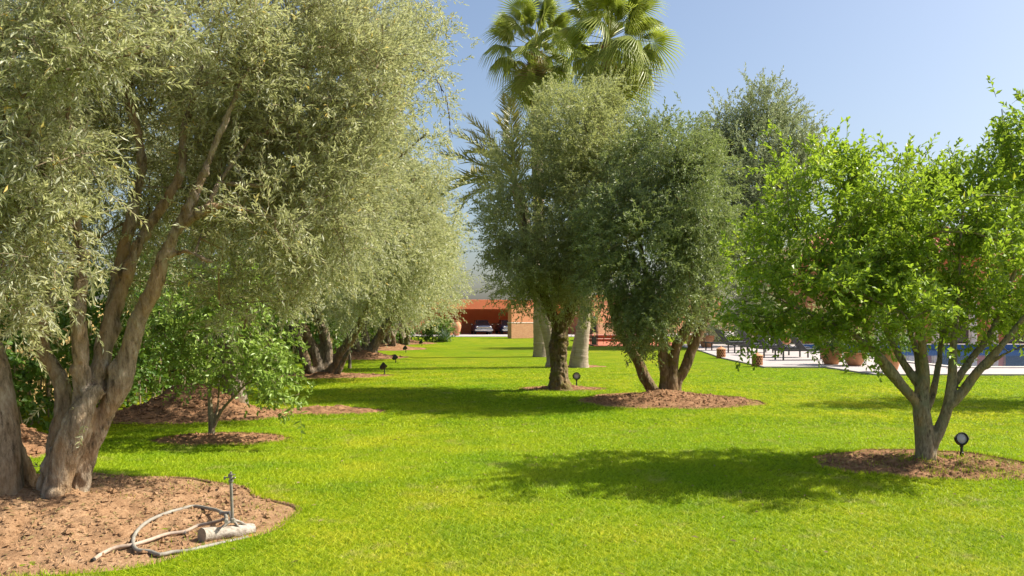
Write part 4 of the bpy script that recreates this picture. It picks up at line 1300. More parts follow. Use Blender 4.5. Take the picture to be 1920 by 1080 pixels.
# reed screen seen through the leaves at the left
t = thing('reed_fence', 'straw-coloured reed screen fence showing between the hedges', 'fence', (-8.6, 14, 0))
for k in range(30):
    y = -5 + k * 1.5
    mb = MB()
    rs = np.random.RandomState(400 + k)
    for q in range(25):
        yy = y - .72 + q * .06
        mb.box((rs.randn() * .006, yy, .95 + rs.rand() * .05), (.03, .05, 1.9 + rs.rand() * .1))
    mb.build('reed_panel', M['reed'], t)
    MB().tube([(.06, y + .75, -.1), (.06, y + .75, 2.1)], .04, 8).build('post', M['twig'], t)

# ------------------------------------------------------------------ far buildings and terraces
tag(MB().prism([(-13, 70.05), (30, 70.05), (30, 96), (-13, 96)], -.1, .03).build('driveway', M['paving']), kind='structure')
BR = math.radians(26)   # the carport faces the sun-side a little
cp = thing('carport', 'flat-roofed terracotta red carport at the far end of the lawn', 'carport', (-1.6, 79, 0), .25)
mb = MB(); mb.box((1.0, 5.0, 1.45), (15, .3, 2.9), bev=.02); mb.build('back_wall', M['plaster'], cp)
MB().box((1.0, 4.835, .52), (14.9, .03, 1.04)).build('brick_dado', M['brick'], cp)
MB().box((-6.7, 2.4, 1.3), (.3, 4.85, 2.6), bev=.02).build('side_wall', M['plaster'], cp)
MB().box((1.0, -.2, 2.79), (16, .4, .86), bev=.015).build('fascia', M['plaster'], cp)
MB().box((1.0, 2.6, 2.72), (15.9, 5.1, .25)).build('roof_slab', M['plaster'], cp)
for x_, y_ in ((3.6, .25), (8.4, .25)):
    MB().box((x_, y_, 1.18), (.45, .36, 2.36), bev=.02).build('pillar', M['plaster'], cp)
# brick pier in front
pr = thing('brick_pier', 'broad brick-faced wall end with red plaster top, right of the parked cars', 'wall', (.8, 65, 0), -.0)
Rz = Matrix.Rotation(math.radians(24), 4, 'Z')
MB().box((0, 0, .58), (2.45, .5, 1.16), bev=.015, rz=.62).build('brick_base', M['brick'], pr)
MB().box((0, 0, 1.19), (2.5, .54, .06), bev=.01, rz=.62).build('ledge', M['coping'], pr)
MB().box((0, 0, 1.85), (2.4, .46, 1.26), bev=.015, rz=.62).build('plaster_top', M['plaster2'], pr)
# low building to the right of it
hs = thing('garden_house', 'long low terracotta house with brick dado behind the palms', 'house', (13, 84, 0))
R1 = .5
MB().box((0, 0, 1.75), (15.5, 5, 3.5), bev=.02, rz=R1).build('wall', M['plaster2'], hs)
c_, s_ = math.cos(R1), math.sin(R1)
def hp(x, y, z): return (x * c_ - y * s_, x * s_ + y * c_, z)
MB().box(hp(0, -2.53, .55), (15.5, .06, 1.1), rz=R1).build('brick_dado', M['brick'], hs)
MB().box((0, 0, 3.58), (15.9, 5.4, .16), bev=.02, rz=R1).build('roof', M['plaster'], hs)
for x_ in (-5, -1.5, 4.5):
    wn = MB().box(hp(x_, -2.52, 2.0), (1.1, .06, 1.1), rz=R1).build('window', M['wood'], hs)
    MB().box(hp(x_, -2.555, 2.0), (.9, .02, .9), rz=R1).build('pane', M['glass'], wn)
# red terrace and steps
tr = thing('terrace_steps', 'red tiled terrace with pale-nosed steps between the palms and the loungers', 'steps', (7.2, 55, 0))
MB().box((0, -4.3, .02), (5.4, 8.2, .06), bev=.005).build('tiled_floor', M['red_tile'], tr)
MB().box((0, .9, .10), (5.6, 2.1, .20), bev=.01).build('step', M['red_tile'], tr)
MB().box((0, -.17, .215), (5.7, .12, .04), bev=.008).build('nosing', M['coping'], tr)
MB().box((0, 3.6, .2), (5.6, 3.2, .40), bev=.01).build('step', M['red_tile'], tr)
MB().box((0, 1.98, .415), (5.7, .12, .04), bev=.008).build('nosing', M['coping'], tr)
# patio around the pool
PX0, PX1, PY0, PY1 = 13.7, 31.0, 26.3, 41.0
mb = MB()
mb.prism([(7.95, 26.9), (9.85, 26.9), (PX0, 26.9), (PX0, 41), (8.95, 41), (8.1, 33)], -.15, .05)
mb.prism([(9.95, 23.35), (34, 23.0), (34, PY0), (PX0, PY0), (PX0, 26.899), (9.851, 26.899)], -.15, .05)
mb.prism([(8.951, 41.001), (34, 41.001), (34, 50), (9.4, 50)], -.15, .05)
mb.prism([(PX1, PY0 + .001), (34, PY0 + .001), (34, 41), (PX1, 41)], -.15, .05)
tag(mb.build('patio', M['paving']), kind='structure')
tag(MB().box(((PX0 + PX1) / 2, (PY0 + PY1) / 2, -.05), (PX1 - PX0, PY1 - PY0, .16)).build('pool_water', M['water']), kind='structure')
pl = thing('swimming_pool', 'pale stone coping and blue tile band of the swimming pool', 'pool', (PX0, PY0, .05))
W_, H_ = PX1 - PX0, PY1 - PY0
for (cx, cy, dx, dy) in ((W_ / 2, -.12, W_ + .5, .24), (W_ / 2, H_ + .12, W_ + .5, .24), (-.12, H_ / 2, .24, H_), (W_ + .12, H_ / 2, .24, H_)):
    MB().box((cx, cy, .02), (dx, dy, .05), bev=.012).build('coping_slab', M['coping'], pl)
MB().box((W_ / 2, H_ - .02, .12), (W_, .03, .26)).build('tile_band', M['pool_tile'], pl)

# house behind the pool
hs = thing('pool_house', 'terracotta house with tiled hip roof behind the pool, seen through leaves', 'house', (26, 57, 0))
MB().box((0, 0, 2.6), (17, 9, 5.2), bev=.03).build('wall', M['plaster2'], hs)
rf = MB()
rf.add([(-9.2, -5.2, 5.2), (9.2, -5.2, 5.2), (9.2, 5.2, 5.2), (-9.2, 5.2, 5.2), (-5, 0, 7.6), (5, 0, 7.6)],
       [(0, 3, 2, 1), (0, 1, 5, 4), (1, 2, 5), (2, 3, 4, 5), (3, 0, 4)])
rfo = rf.build('roof', M['roof_tile'], hs)
mb = MB()
for k in range(46):
    x = -9.0 + k * .4
    xt = max(-5, min(5, x))
    f_ = 1.0 if abs(x) <= 5 else (9.2 - abs(x)) / 4.2
    f_ = max(f_, .05)
    mb.tube([(x, -5.25, 5.24), (x, -5.2 + 5.2 * f_, 5.24 + 2.4 * f_)], .09, 6)
tag(mb.build('tile_ridges', M['roof_tile'], rfo), kind='stuff')
for x_, w_, h_, z_ in ((-6, 1.3, 2.2, 1.1), (-2.6, 1.3, 2.2, 1.1), (1, 2.2, 2.3, 1.15), (5, 1.3, 2.2, 1.1), (-5, 1.1, 1.2, 4.0), (-1, 1.1, 1.2, 4.0), (4, 1.1, 1.2, 4.0)):
    wn = MB().box((x_, -4.5, z_), (w_ + .2, .1, h_ + .1), bev=.01).build('window', M['wood'], hs)
    MB().box((x_, -4.56, z_), (w_, .03, h_)).build('pane', M['glass'], wn)
pg = thing('pergola', 'timber pergola with pale posts on the far side of the pool', 'pergola', (26, 47, 0.05))
for x_ in (-5, -1.7, 1.7, 5):
    for y_ in (-2, 2):
        MB().box((x_, y_, 1.2), (.3, .3, 2.4), bev=.02).build('post', M['coping'], pg)
for y_ in (-2, 2):
    MB().box((0, y_, 2.5), (11, .16, .2), bev=.01).build('beam', M['wood'], pg)
for k in range(22):
    MB().box((-5.25 + k * .5, 0, 2.67), (.09, 5, .14), bev=.008).build('rafter', M['wood'], pg)
# shrubs and trees behind the loungers
bush('dark_shrub', 'dark green shrub mass behind the row of loungers', 'shrub', [((12.2, 50.5, 1.3), (2.0, 1, 1.4)), ((15.0, 50.8, 1.2), (1.6, .9, 1.3))], 700, .15, .1, 'hedge', 65, stemn=20, per=8, twig=.45)
bush('garden_shrub', 'olive-green shrub between the loungers and the pool house', 'shrub', [((18.5, 49.5, 1.2), (2.4, 1, 1.3)), ((21.5, 49.6, .9), (1.6, .8, 1.0))], 600, .14, .08, 'olive_mid', 66, stemn=20, per=8, twig=.45)

# ------------------------------------------------------------------ pots, lanterns, loungers
def pot_profile(R, H):
    return [(R * .55, 0), (R * .62, .03 * H), (R * .86, H * .35), (R * .98, H * .68), (R * .95, H * .84), (R * .90, H * .88), (R * 1.04, H * .90), (R * 1.06, H * .99), (R * .96, H), (R * .92, H * .9), (R * .9, H * .86)]
def potted(label, x, y, z, R, H, fol, leafL, leafW, mat, seed, n=160, group='planted terracotta pots on the patio'):
    t = thing('potted_plant', label, 'potted plant', (x, y, z), 0, group)
    MB().lathe(pot_profile(R, H), 24).build('pot', M['terracotta'], t, True)
    MB().lathe([(.001, H * .86), (R * .91, H * .86)], 20).build('soil', M['soil_red'], t)
    rs = np.random.RandomState(seed)
    pts, out = blob_points(fol, n, rs, .4, .40, .4)
    d = out * .9 + np.array([0, 0, .2]) + rs.randn(len(pts), 3) * .5
    V, Ff, T, sv, sf = sprays(pts, d, rs, 8, .28, leafL, leafW, .3, 60, False, sticks=False, flat=.2)
    tag(link('foliage', mesh_np('foliage', V, [Ff], M[mat], T), t), kind='stuff')
    mb = MB()
    for k in range(10):
        p = pts[rs.randint(len(pts))]
        mb.tube([(rs.randn() * R * .2, rs.randn() * R * .2, H * .85), p * np.array([.5, .5, .8]), p], [.015, .01, .005], 4)
    mb.build('stems', M['twig'], t)
    return t
a_ = G(1565, 687); potted('widest terracotta pot overflowing with dark leaves at the patio edge', a_[0], a_[1] + .3, .05, .36, .62, [((0, 0, .9), (.55, .5, .45)), ((-.2, -.2, .6), (.4, .3, .3))], .10, .06, 'hedge', 70)
a_ = G(1607, 689); potted('squat terracotta pot just right of the widest one', a_[0], a_[1] + .2, .05, .33, .42, [((0, 0, .75), (.5, .45, .4))], .10, .06, 'sapling', 71)
a_ = G(1682, 702); potted('terracotta jar seen between the fanned stems of the fruit tree', a_[0], a_[1] + .4, .05, .27, .66, [((0, 0, .9), (.35, .35, .35))], .09, .055, 'hedge', 72, 110)
a_ = G(1325, 653); potted('terracotta pot with a bushy grey-green plant left of the loungers', a_[0], a_[1], .05, .40, .62, [((0, 0, 1.1), (.8, .7, .6)), ((.2, 0, .8), (.7, .6, .4))], .13, .045, 'olive', 73, 260)
a_ = G(1303, 656); potted('smaller brown pot half hidden by the splayed olive stems', a_[0] - .1, a_[1], .0, .33, .72, [((0, 0, .9), (.35, .35, .3))], .11, .05, 'olive_mid', 74, 90)

def urn(label, x, y, s):
    t = thing('terracotta_urn', label, 'urn', (x, y, .03), 0, 'tall urns beside the carport')
    pr_ = [(.18, 0), (.20, .03), (.28, .3), (.36, .62), (.37, .82), (.30, 1.0), (.20, 1.1), (.18, 1.14), (.23, 1.18), (.24, 1.22), (.19, 1.22), (.16, 1.14)]
    MB().lathe([(r * s, z * s) for r, z in pr_], 20).build('body', M['terracotta'], t, True)
    for sg in (-1, 1):
        MB().tube([(sg * .20 * s, 0, 1.1 * s), (sg * .33 * s, 0, 1.08 * s), (sg * .36 * s, 0, .95 * s), (sg * .31 * s, 0, .9 * s)], .025 * s, 6).build('handle', M['terracotta'], t)
    return t
a_ = G(856, 630); urn('taller terracotta urn at the left corner of the carport', a_[0], a_[1], 1.08)
a_ = G(844, 629); urn('terracotta urn nearest the shrub, left of the taller urn', a_[0], a_[1], .95)

def lantern_bollard(label, px, py, z0):
    a_ = G(px, py)
    t = thing('clay_lantern', label, 'garden lantern', (a_[0], a_[1], z0), 0, 'pierced clay lanterns along the patio edge')
    R, H = .175, .33
    body = MB()
    nrow, nc = 5, 11
    # wall built as a grid with recessed openings
    inner = MB()
    zs = [H * k / nrow for k in range(nrow + 1)]
    for r in range(nrow):
        off = (r % 2) * .5
        for c in range(nc):
            a0 = 2 * PI * (c + off) / nc; a1 = 2 * PI * (c + 1 + off) / nc
            def q(a, z, rr=R): return (rr * math.cos(a), rr * math.sin(a), z)
            z0_, z1_ = zs[r], zs[r + 1]
            am = (a0 + a1) / 2; zm = (z0_ + z1_) / 2
            ha, hz = (a1 - a0) * .36, (z1_ - z0_) * .36
            o_ = [q(a0, z0_), q(a1, z0_), q(a1, z1_), q(a0, z1_)]
            i_ = [q(am - ha, zm - hz), q(am + ha, zm - hz), q(am + ha, zm + hz), q(am - ha, zm + hz)]
            k_ = [q(am - ha, zm - hz, R - .03), q(am + ha, zm - hz, R - .03), q(am + ha, zm + hz, R - .03), q(am - ha, zm + hz, R - .03)]
            fs = []
            for e in range(4):
                g = (e + 1) % 4
                fs.append((e, g, 4 + g, 4 + e)); fs.append((4 + e, 4 + g, 8 + g, 8 + e))
            body.add(o_ + i_ + k_, fs)
    body.build('pierced_body', M['terracotta'], t)
    MB().lathe([(R - .035, .0), (R - .035, H)], 20).build('hole_shade', M['terracotta_shade'], t)  # added cylinder, its dark colour stands in for shade behind the openings
    MB().lathe([(R + .012, H - .005), (R + .015, H + .015), (R * .9, H + .04), (R * .6, H + .07), (R * .25, H + .085), (.03, H + .09), (.035, H + .11), (.001, H + .13)], 24).build('lid', M['terracotta'], t, True)
    MB().lathe([(R + .01, -.04), (R + .014, .004)], 24).build('foot_ring', M['terracotta'], t, True)
lantern_bollard('pierced clay lantern at the patio edge, the farther of the pair', 1352, 672, .02)
lantern_bollard('pierced clay lantern at the patio edge, the nearer of the pair', 1420, 687.5, .02)

def lounger(label, x, y, rz):
    t = thing('sun_lounger', label, 'sun lounger', (x, y, .05), rz, 'dark sun loungers on the patio')
    L_, W = 2.0, .68
    mb = MB()
    for yy in (-W / 2, W / 2): mb.box((0, yy, .36), (L_, .05, .05), bev=.006)
    for xx in (-L_ / 2 + .03, L_ / 2 - .03): mb.box((xx, 0, .36), (.05, W - .05, .05), bev=.006)
    mb.build('frame', M['black_metal'], t)
    for xx in (-L_ / 2 + .12, L_ / 2 - .12):
        for yy in (-W / 2, W / 2): MB().box((xx, yy, .167), (.05, .05, .335), bev=.005).build('leg', M['black_metal'], t)
    MB().box((.49, 0, .40), (.98, W - .06, .04), bev=.012).build('seat', M['lounger'], t)
    a = math.radians(50)
    mb = MB(); mb.box((-.01 - .36 * math.cos(a), 0, .41 + .36 * math.sin(a)), (.74, W - .06, .04), bev=.012, ry=a)
    mb.build('backrest', M['lounger'], t)
    mb = MB()
    for yy in (-W / 2 + .06, W / 2 - .06): mb.tube([(-.25, yy, .68), (-.58, yy, .37)], .012, 6)
    mb.build('back_strut', M['black_metal'], t)
    return t
l0 = lounger('black sun lounger nearest the lawn, beside the nearer clay lantern', 10.55, 31.0, .12)
for k, (x, y, lab) in enumerate(((10.45, 33.0, 'second black sun lounger from the lawn'), (10.4, 35.1, 'middle black sun lounger of the five'), (10.45, 37.4, 'fourth black sun lounger from the lawn'), (10.1, 40.2, 'black sun lounger farthest back, next to the bushy pot'))):
    dup(l0, (x, y, .05), .12 + .02 * k, lab)

cu = MB(); cu.lathe([(.001, -.11), (.07, -.095), (.115, -.05), (.125, 0), (.115, .05), (.07, .095), (.001, .11)], 18)
o = cu.build('round_cushion', M['coping'], None, True)
o.location = (11.25, 37.5, .585)
tag(o, 'small cream ball-shaped cushion on the seat of a black lounger', 'cushion')
fl = potted('terracotta pot of yellow-orange flowers behind the loungers', 14.2, 44.5, .05, .34, .5, [((0, 0, 1.0), (.5, .5, .45))], .12, .06, 'sapling', 75, 150)
rs = np.random.RandomState(76)
n_ = 110
d_ = nrm(rs.randn(n_, 3)); p_ = np.array([0, 0, 1.05]) + d_ * np.array([.52, .52, .48])
V, Ff, k_ = leaf_arrays(np.repeat(p_, 4, 0), nrm(rs.randn(n_ * 4, 3) + np.repeat(d_, 4, 0)), nrm(rs.randn(n_ * 4, 3)), np.full(n_ * 4, .09), np.full(n_ * 4, .06), .2)
tag(link('blossoms', mesh_np('blossoms', V, [Ff], M['yellow'], np.repeat(rs.rand(n_ * 4), k_)), fl), kind='stuff')
# lantern stand by the palms
a_ = G(1114, 649)
t = thing('lantern_stand', 'tall dark two-tier metal lantern stand right of the palms', 'lantern', (a_[0], a_[1], .0), .1)
for sx in (-1, 1):
    for sy in (-1, 1):
        MB().box((sx * .17, sy * .17, .78), (.035, .035, 1.5), bev=.004).build('post', M['dark_green_metal'], t)
for z_ in (.05, .52, .78, 1.5):
    mb = MB()
    for s_ in (-1, 1):
        mb.box((0, s_ * .17, z_), (.40, .045, .05)); mb.box((s_ * .17, 0, z_ + .001), (.046, .31, .049))
    mb.build('frame_rail', M['dark_green_metal'], t)
MB().box((0, 0, .03), (.46, .46, .05), bev=.01).build('base', M['black_metal'], t)
MB().add([(-.2, -.2, 1.53), (.2, -.2, 1.53), (.2, .2, 1.53), (-.2, .2, 1.53), (0, 0, 1.68)], [(0, 3, 2, 1), (0, 1, 4), (1, 2, 4), (2, 3, 4), (3, 0, 4)]).build('cap', M['dark_green_metal'], t)
for z_ in (.29, 1.14):
    MB().box((0, 0, z_), (.25, .25, .40 if z_ < .6 else .66)).build('glass_box', M['glass'], t)

# ------------------------------------------------------------------ garden spotlights
def spotlight(label, x, y, h, R, yaw, pitch):
    z0 = soil_z(x, y)
    t = thing('garden_spotlight', label, 'spotlight', (x, y, z0), yaw, 'garden spotlights on stakes')
    MB().lathe([(.012, -.12), (.014, 0), (.02, .01), (.022, .05), (.016, .055), (.014, h - R * 1.55), (.02, h - R * 1.5), (.02, h - R * 1.2)], 10).build('stake', M['black_metal'], t, True)
    # U bracket
    k = [(math.cos(a) * R * 1.12, 0, h + math.sin(a) * R * 1.15) for a in np.linspace(PI, 2 * PI, 11)]
    MB().tube(k, .008, 6).build('bracket', M['black_metal'], t)
    Mx = Matrix.Translation((0, 0, h)) @ Matrix.Rotation(PI / 2 - pitch, 4, 'X')
    # housing opens along local +Z -> faces -Y
    MB().lathe([(.001, -.16 * R / .085), (R * .45, -.15 * R / .085), (R * .7, -.11 * R / .085), (R * .95, -.03), (R * 1.0, .012), (R * .92, .014), (R * .90, .0), (R * .5, -.02)], 24, M=Mx).build('housing', M['black_metal'], t, True)
    MB().lathe([(R * .91, -.001), (R * .7, .006), (R * .3, .010), (.001, .011)], 24, M=Mx).build('lens', M['lens'], t, True)
    MB().lathe([(R * .94, .010), (R * 1.06, .010), (R * 1.07, .022), (R * .95, .024), (R * .94, .010)], 28, M=Mx, cap=False).build('bezel', M['black_metal'], t, True)
    mb = MB()
    for s_ in (-1, 1): mb.tube([(s_ * R * .98, 0, h), (s_ * R * 1.22, 0, h)], .014, 8)
    mb.build('knob', M['black_metal'], t, True)
    return t
a_ = G(1803, 864); spotlight('nearest round garden spotlight, right of the light green tree trunk', a_[0], a_[1], .205, .064, -.05, math.radians(12))
a_ = G(1081, 727); spotlight('round spotlight facing us beside the straight diamond-scarred olive', a_[0], a_[1], .27, .075, -.15, math.radians(20))
a_ = G(721, 704); spotlight('tall black spotlight on the third olive bed of the left row', a_[0], a_[1], .29, .085, 2.0, math.radians(40))
a_ = G(742, 680); spotlight('black spotlight second along the left row', a_[0], a_[1], .22, .085, 2.2, math.radians(40))
a_ = G(761, 661); spotlight('black spotlight third along the left row, on the edge of a red bed', a_[0], a_[1], .24, .09, 2.0, math.radians(35))
a_ = G(791, 648.5); spotlight('farthest black spotlight, on the grass before the low hedge', a_[0], a_[1], .24, .10, 1.7, math.radians(30))

# ------------------------------------------------------------------ sprinkler, log and hoses
def onsoil(px, py, r):
    g = G(px, py)
    for _ in range(4):
        z = soil_z(g[0], g[1]) + r
        Y = (EYE - z) * F / (py - HOR)
        g = np.array([(px - 960) / F * Y, Y, z])
    return g
la, lb = onsoil(378, 1004, .045), onsoil(474, 992, .045)
ax = lb - la
lg = thing('log', 'short weathered grey log lying under the sprinkler tripod', 'log', tuple((la + lb) / 2))
c_ = (la + lb) / 2
npt = 14
tt = np.linspace(-.5, .5, npt)
v, f = tube_np(np.stack([ax[0] * tt, ax[1] * tt, ax[2] * tt], -1), .047 + .004 * np.sin(tt * 9) - .006 * tt, 18)
v = v + (fbm(v * 22, 3) - .5)[:, None] * nrm(v - np.repeat(np.outer(tt, ax), 18, 0)) * .018
link('log_body', mesh_np('log_body', v, [f], M['log'], smooth=True), lg)
for e in (0, npt - 1):
    ring = v[e * 18:(e + 1) * 18]
    cc = ring.mean(0)
    MB().add([tuple(cc + nrm(ax) * (.004 if e else -.004))] + [tuple(q) for q in ring], [((0, 1 + k, 1 + (k + 1) % 18) if e else (0, 1 + (k + 1) % 18, 1 + k)) for k in range(18)]).build('cut_end', M['log_end'], lg)

hub = P(436, 975, (la[1] + lb[1]) / 2 + .02)
sp = thing('sprinkler', 'upright metal impact sprinkler on a splayed tripod over the log', 'sprinkler', (hub[0], hub[1], 0))
hz = hub[2]
top = P(433, 903, hub[1]) - np.array([hub[0], hub[1], 0])
MB().tube([(0, 0, hz - .01), tuple(top * .5 + np.array([0, 0, hz * .5])), tuple(top)], .0115, 10).build('riser_pipe', M['steel'], sp, True)
MB().lathe([(.016, 0), (.021, .004), (.021, .03), (.015, .034)], 8, c=(0, 0, hz - .02)).build('collar', M['steel'], sp)
tx, ty, tz = top
mb = MB()
mb.lathe([(.015, 0), (.018, .004), (.018, .014), (.012, .018), (.012, .04), (.006, .046)], 10, c=(tx, ty, tz - .005))
mb.box((tx - .004, ty, tz + .045), (.03, .02, .022), bev=.003)
mb.build('sprinkler_head', M['steel'], sp)
MB().tube([(tx, ty, tz + .015), (tx + .02, ty - .01, tz + .025), (tx + .038, ty - .02, tz + .034)], [.008, .007, .005], 8).build('nozzle', M['steel'], sp)
mb = MB(); mb.box((tx - .022, ty, tz + .03), (.045, .007, .007)); mb.box((tx - .045, ty, tz + .026), (.012, .014, .022), bev=.002); mb.box((tx + .018, ty - .012, tz + .052), (.03, .012, .006))
mb.build('impact_arm', M['steel'], sp)
MB().lathe([(.007, 0), (.008, .02), (.003, .022)], 8, c=(tx, ty, tz + .05)).build('spring_cap', M['steel'], sp)
for (px, py) in ((398, 1010), (455, 1008), (474, 996)):
    e = onsoil(px, py, .01) - np.array([hub[0], hub[1], 0])
    mid = np.array([e[0] * .45, e[1] * .45, hz - (hz - e[2]) * .30])
    MB().tube(catmull([(0, 0, hz), mid, tuple(e)], .02), .0105, 8).build('leg', M['steel'], sp, True)
e = onsoil(420, 962, .012) - np.array([hub[0], hub[1], 0])
MB().tube([(0, 0, hz - .005), (e[0] * .3, e[1] * .3 + .01, hz + .01), (e[0] * .65, e[1] * .4, hz - .004)], .014, 8).build('inlet_elbow', M['steel'], sp, True)

def hosepath(pix, r, lift={}):
    out = []
    for k, (px, py) in enumerate(pix):
        q = onsoil(px, py, r)
        if k in lift:
            Y = q[1] * 1.0
            q = np.array([q[0], Y, q[2]]) ; q[2] += lift[k]
            # keep the same line of sight when the hose is lifted off the soil
            s = (EYE - q[2]) * F / (py - HOR)
            q = np.array([(px - 960) / F * s, s, q[2]])
        out.append(q)
    return np.array(out)
def rest(pp, off, r):
    pp = np.array(pp)
    z = np.array([max(q[2], max(soil_z(q[0] + off[0], q[1] + off[1]), float(lip_z(np.array([q[0] + off[0]]), np.array([q[1] + off[1]]))[0])) + r * .7) for q in pp])
    for _ in range(40):
        z[1:-1] = (z[:-2] + 2 * z[1:-1] + z[2:]) / 4
    pp[:, 2] = z
    return pp
r = .0135
pth = hosepath([(424, 978), (424, 968), (415, 960), (395, 954), (365, 952.5), (335, 955), (305, 964), (278, 977), (260, 993), (251, 1010), (250, 1020), (258, 1028), (280, 1037), (300, 1042), (322, 1043), (352, 1040), (385, 1032), (420, 1023), (450, 1014), (469, 1007)], r, {0: .10, 1: .08, 2: .05, 3: .02})
b_ = pth[9].copy(); b_[2] = 0
hs = thing('hose', 'grey garden hose looped round on the soil from the sprinkler', 'hose', tuple(b_))
MB().tube(rest(catmull(pth - b_, .03), b_, r), r, 10).build('hose_body', M['hose'], hs, True)
e0, e1 = pth[-2] - b_, pth[-1] - b_
d = nrm(e1 - e0)
MB().tube([e1 - d * .035, e1 + d * .02], r * 1.15, 10).build('coupling', M['orange_plastic'], hs, True)
pth = hosepath([(176, 1049), (190, 1043), (215, 1030), (248, 1018), (280, 1010), (312, 1004), (345, 999), (372, 990), (398, 980), (425, 972)], .0135, {3: .03, 4: .012, 7: .02, 8: .055, 9: .09})
b_ = pth[0].copy(); b_[2] = 0
hs = thing('pipe', 'dusty beige pipe lying across the grey hose loop', 'pipe', tuple(b_))
pp = rest(catmull(pth - b_, .03), b_, .0135)
MB().tube(pp, np.linspace(.0140, .0125, len(pp)), 10).build('pipe_body', M['hose_pale'], hs, True)
MB().tube([pth[6] - b_ - np.array([.012, 0, 0]), pth[6] - b_ + np.array([.014, .004, .002])], .0165, 10).build('joint', M['steel'], hs, True)
d = nrm(pth[0] - pth[1])
MB().tube([pth[0] - b_ - d * .01, pth[0] - b_ + d * .03], .012, 8).build('end_fitting', M['black_metal'], hs, True)

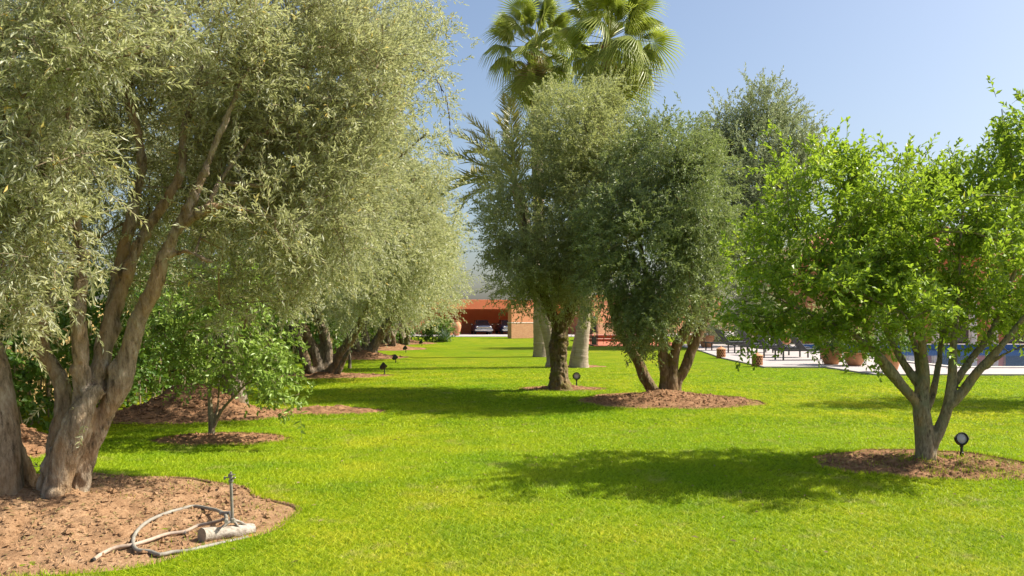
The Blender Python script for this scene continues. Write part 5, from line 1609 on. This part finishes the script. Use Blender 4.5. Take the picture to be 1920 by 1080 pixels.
# ------------------------------------------------------------------ cars in the carport
def car(label, x, y, rz, paint, top, mats2):
    t = thing('parked_car', label, 'car', (x, y, .03), rz, 'cars parked in the carport')
    L_, W = 4.3, 1.68
    # body: lofted cross sections front (-Y) to back (+Y)
    secs = []
    for u, hw, zt, zb in ((0, .62, .62, .34), (.03, .74, .72, .26), (.10, .81, .80, .22), (.25, .84, .86, .20), (.45, .84, .90, .20), (.65, .84, .90, .20), (.85, .82, .84, .22), (.96, .74, .74, .28), (1, .62, .64, .36)):
        yy = -L_ / 2 + u * L_
        prof = [(-hw * .86, zb), (-hw, zb + .12), (-hw, zt - .22), (-hw * .93, zt - .07), (-hw * .7, zt), (0, zt + .03), (hw * .7, zt), (hw * .93, zt - .07), (hw, zt - .22), (hw, zb + .12), (hw * .86, zb)]
        secs.append([(a, yy, b) for a, b in prof])
    v = [q for s in secs for q in s]; m_ = len(secs[0]); f = []
    for i in range(len(secs) - 1):
        for k in range(m_):
            k2 = (k + 1) % m_
            f.append((i * m_ + k, i * m_ + k2, (i + 1) * m_ + k2, (i + 1) * m_ + k))
    f.append(tuple(range(m_ - 1, -1, -1))); f.append(tuple((len(secs) - 1) * m_ + k for k in range(m_)))
    MB().add(v, f).build('body', M[paint], t, True)
    # cabin glass and roof
    def cab(y0, y1, y2, y3, w0, w1, z0, z1):
        return [(-w0, y0, z0), (w0, y0, z0), (w0, y3, z0), (-w0, y3, z0), (-w1, y1, z1), (w1, y1, z1), (w1, y2, z1), (-w1, y2, z1)]
    MB().add(cab(-.85, -.35, .75, 1.25, .70, .56, .88, 1.24), [(0, 3, 2, 1), (4, 5, 6, 7), (0, 1, 5, 4), (1, 2, 6, 5), (2, 3, 7, 6), (3, 0, 4, 7)]).build('window_glass', M['glass'], t)
    MB().add(cab(-.42, -.30, .72, .86, .60, .52, 1.225, 1.32), [(0, 3, 2, 1), (4, 5, 6, 7), (0, 1, 5, 4), (1, 2, 6, 5), (2, 3, 7, 6), (3, 0, 4, 7)]).build('roof', M[top], t)
    mb = MB()
    for s_ in (-1, 1): mb.tube([(s_ * .70, -.86, .88), (s_ * .57, -.36, 1.245)], .03, 6)
    mb.tube([(-.57, -.36, 1.245), (.57, -.36, 1.245)], .028, 6)
    mb.build('windscreen_frame', M['chrome'], t)
    for s_ in (-1, 1):
        for yy in (-1.35, 1.3):
            Mx = Matrix.Translation((s_ * .72, yy, .30)) @ Matrix.Rotation(PI / 2, 4, 'Y')
            wl = MB().lathe([(.2, -.09), (.29, -.09), (.305, -.06), (.305, .06), (.29, .09), (.2, .09)], 20, M=Mx).build('wheel', M['rubber'], t, True)
            MB().lathe([(.001, -.05 if s_ < 0 else .05), (.20, -.07 if s_ < 0 else .07), (.2, 0), (.001, 0)], 16, M=Mx).build('rim', M['chrome'], wl, True)
        MB().lathe([(.001, .05), (.06, .04), (.09, .01), (.10, -.02), (.10, -.1)], 16, c=(0, 0, 0), M=Matrix.Translation((s_ * .60, -2.08, .66)) @ Matrix.Rotation(PI / 2, 4, 'X')).build('headlight', M['paper'], t, True)
        MB().box((s_ * .95, -.72, .92), (.14, .06, .09), bev=.02).build('wing_mirror', M['chrome'], t)
    MB().box((0, -2.2, .42), (1.66, .12, .17), bev=.04).build('bumper', M['chrome'], t)
    MB().box((0, -2.14, .62), (1.3, .10, .2), bev=.03).build('grille', M['chrome'], t)
    MB().box((0, -2.262, .42), (.50, .015, .12)).build('number_plate', M['plate'], t)
    MB().box((0, 2.16, .42), (1.6, .1, .11), bev=.03).build('rear_bumper', M['chrome'], t)
    return t
car('dark blue and silver classic car facing the lawn in the carport', -2.88, 80.0, .15, 'car_blue', 'car_blue', None)
car('dark classic car half hidden behind the brick-faced wall end', -.5, 80.6, .2, 'car_blue', 'car_blue', None)
for o in COL.objects:
    if o.name.startswith('body') and o.parent and o.parent.name == 'parked_car': pass

# ------------------------------------------------------------------ fallen leaves
def litter(n, x0, x1, y0, y1, seed, only=None):
    rs = np.random.RandomState(seed)
    x = x0 + (x1 - x0) * rs.rand(n); y = y0 + (y1 - y0) * rs.rand(n)
    bi = bed_in(x, y)
    if only == 'bed':
        k = bi < .97; x, y = x[k], y[k]
    z = np.array([soil_z(a, b) for a, b in zip(x, y)])
    z = z + np.where(z > .001, .012, .03)
    d = np.stack([np.cos(rs.rand(len(x)) * 2 * PI), np.sin(rs.rand(len(x)) * 6.28), rs.randn(len(x)) * .2], -1)
    V, Ff, k = leaf_arrays(np.stack([x, y, z], -1), nrm(d), nrm(np.array([0, 0, 1.0]) + rs.randn(len(x), 3) * .3), .03 + .03 * rs.rand(len(x)), .012 + .012 * rs.rand(len(x)), .2)
    tag(link('fallen_leaves', mesh_np('fallen_leaves', V, [Ff], M['fan_dry'], np.repeat(rs.rand(len(x)), k))), kind='stuff')
litter(1700, -6.2, -1.8, 5, 8.6, 91, 'bed')
litter(260, -2.5, 7, 5.0, 13, 92)
litter(800, 3.2, 5.8, 8, 10.3, 93, 'bed')
litter(700, 1.2, 4.8, 14.4, 18, 94, 'bed')
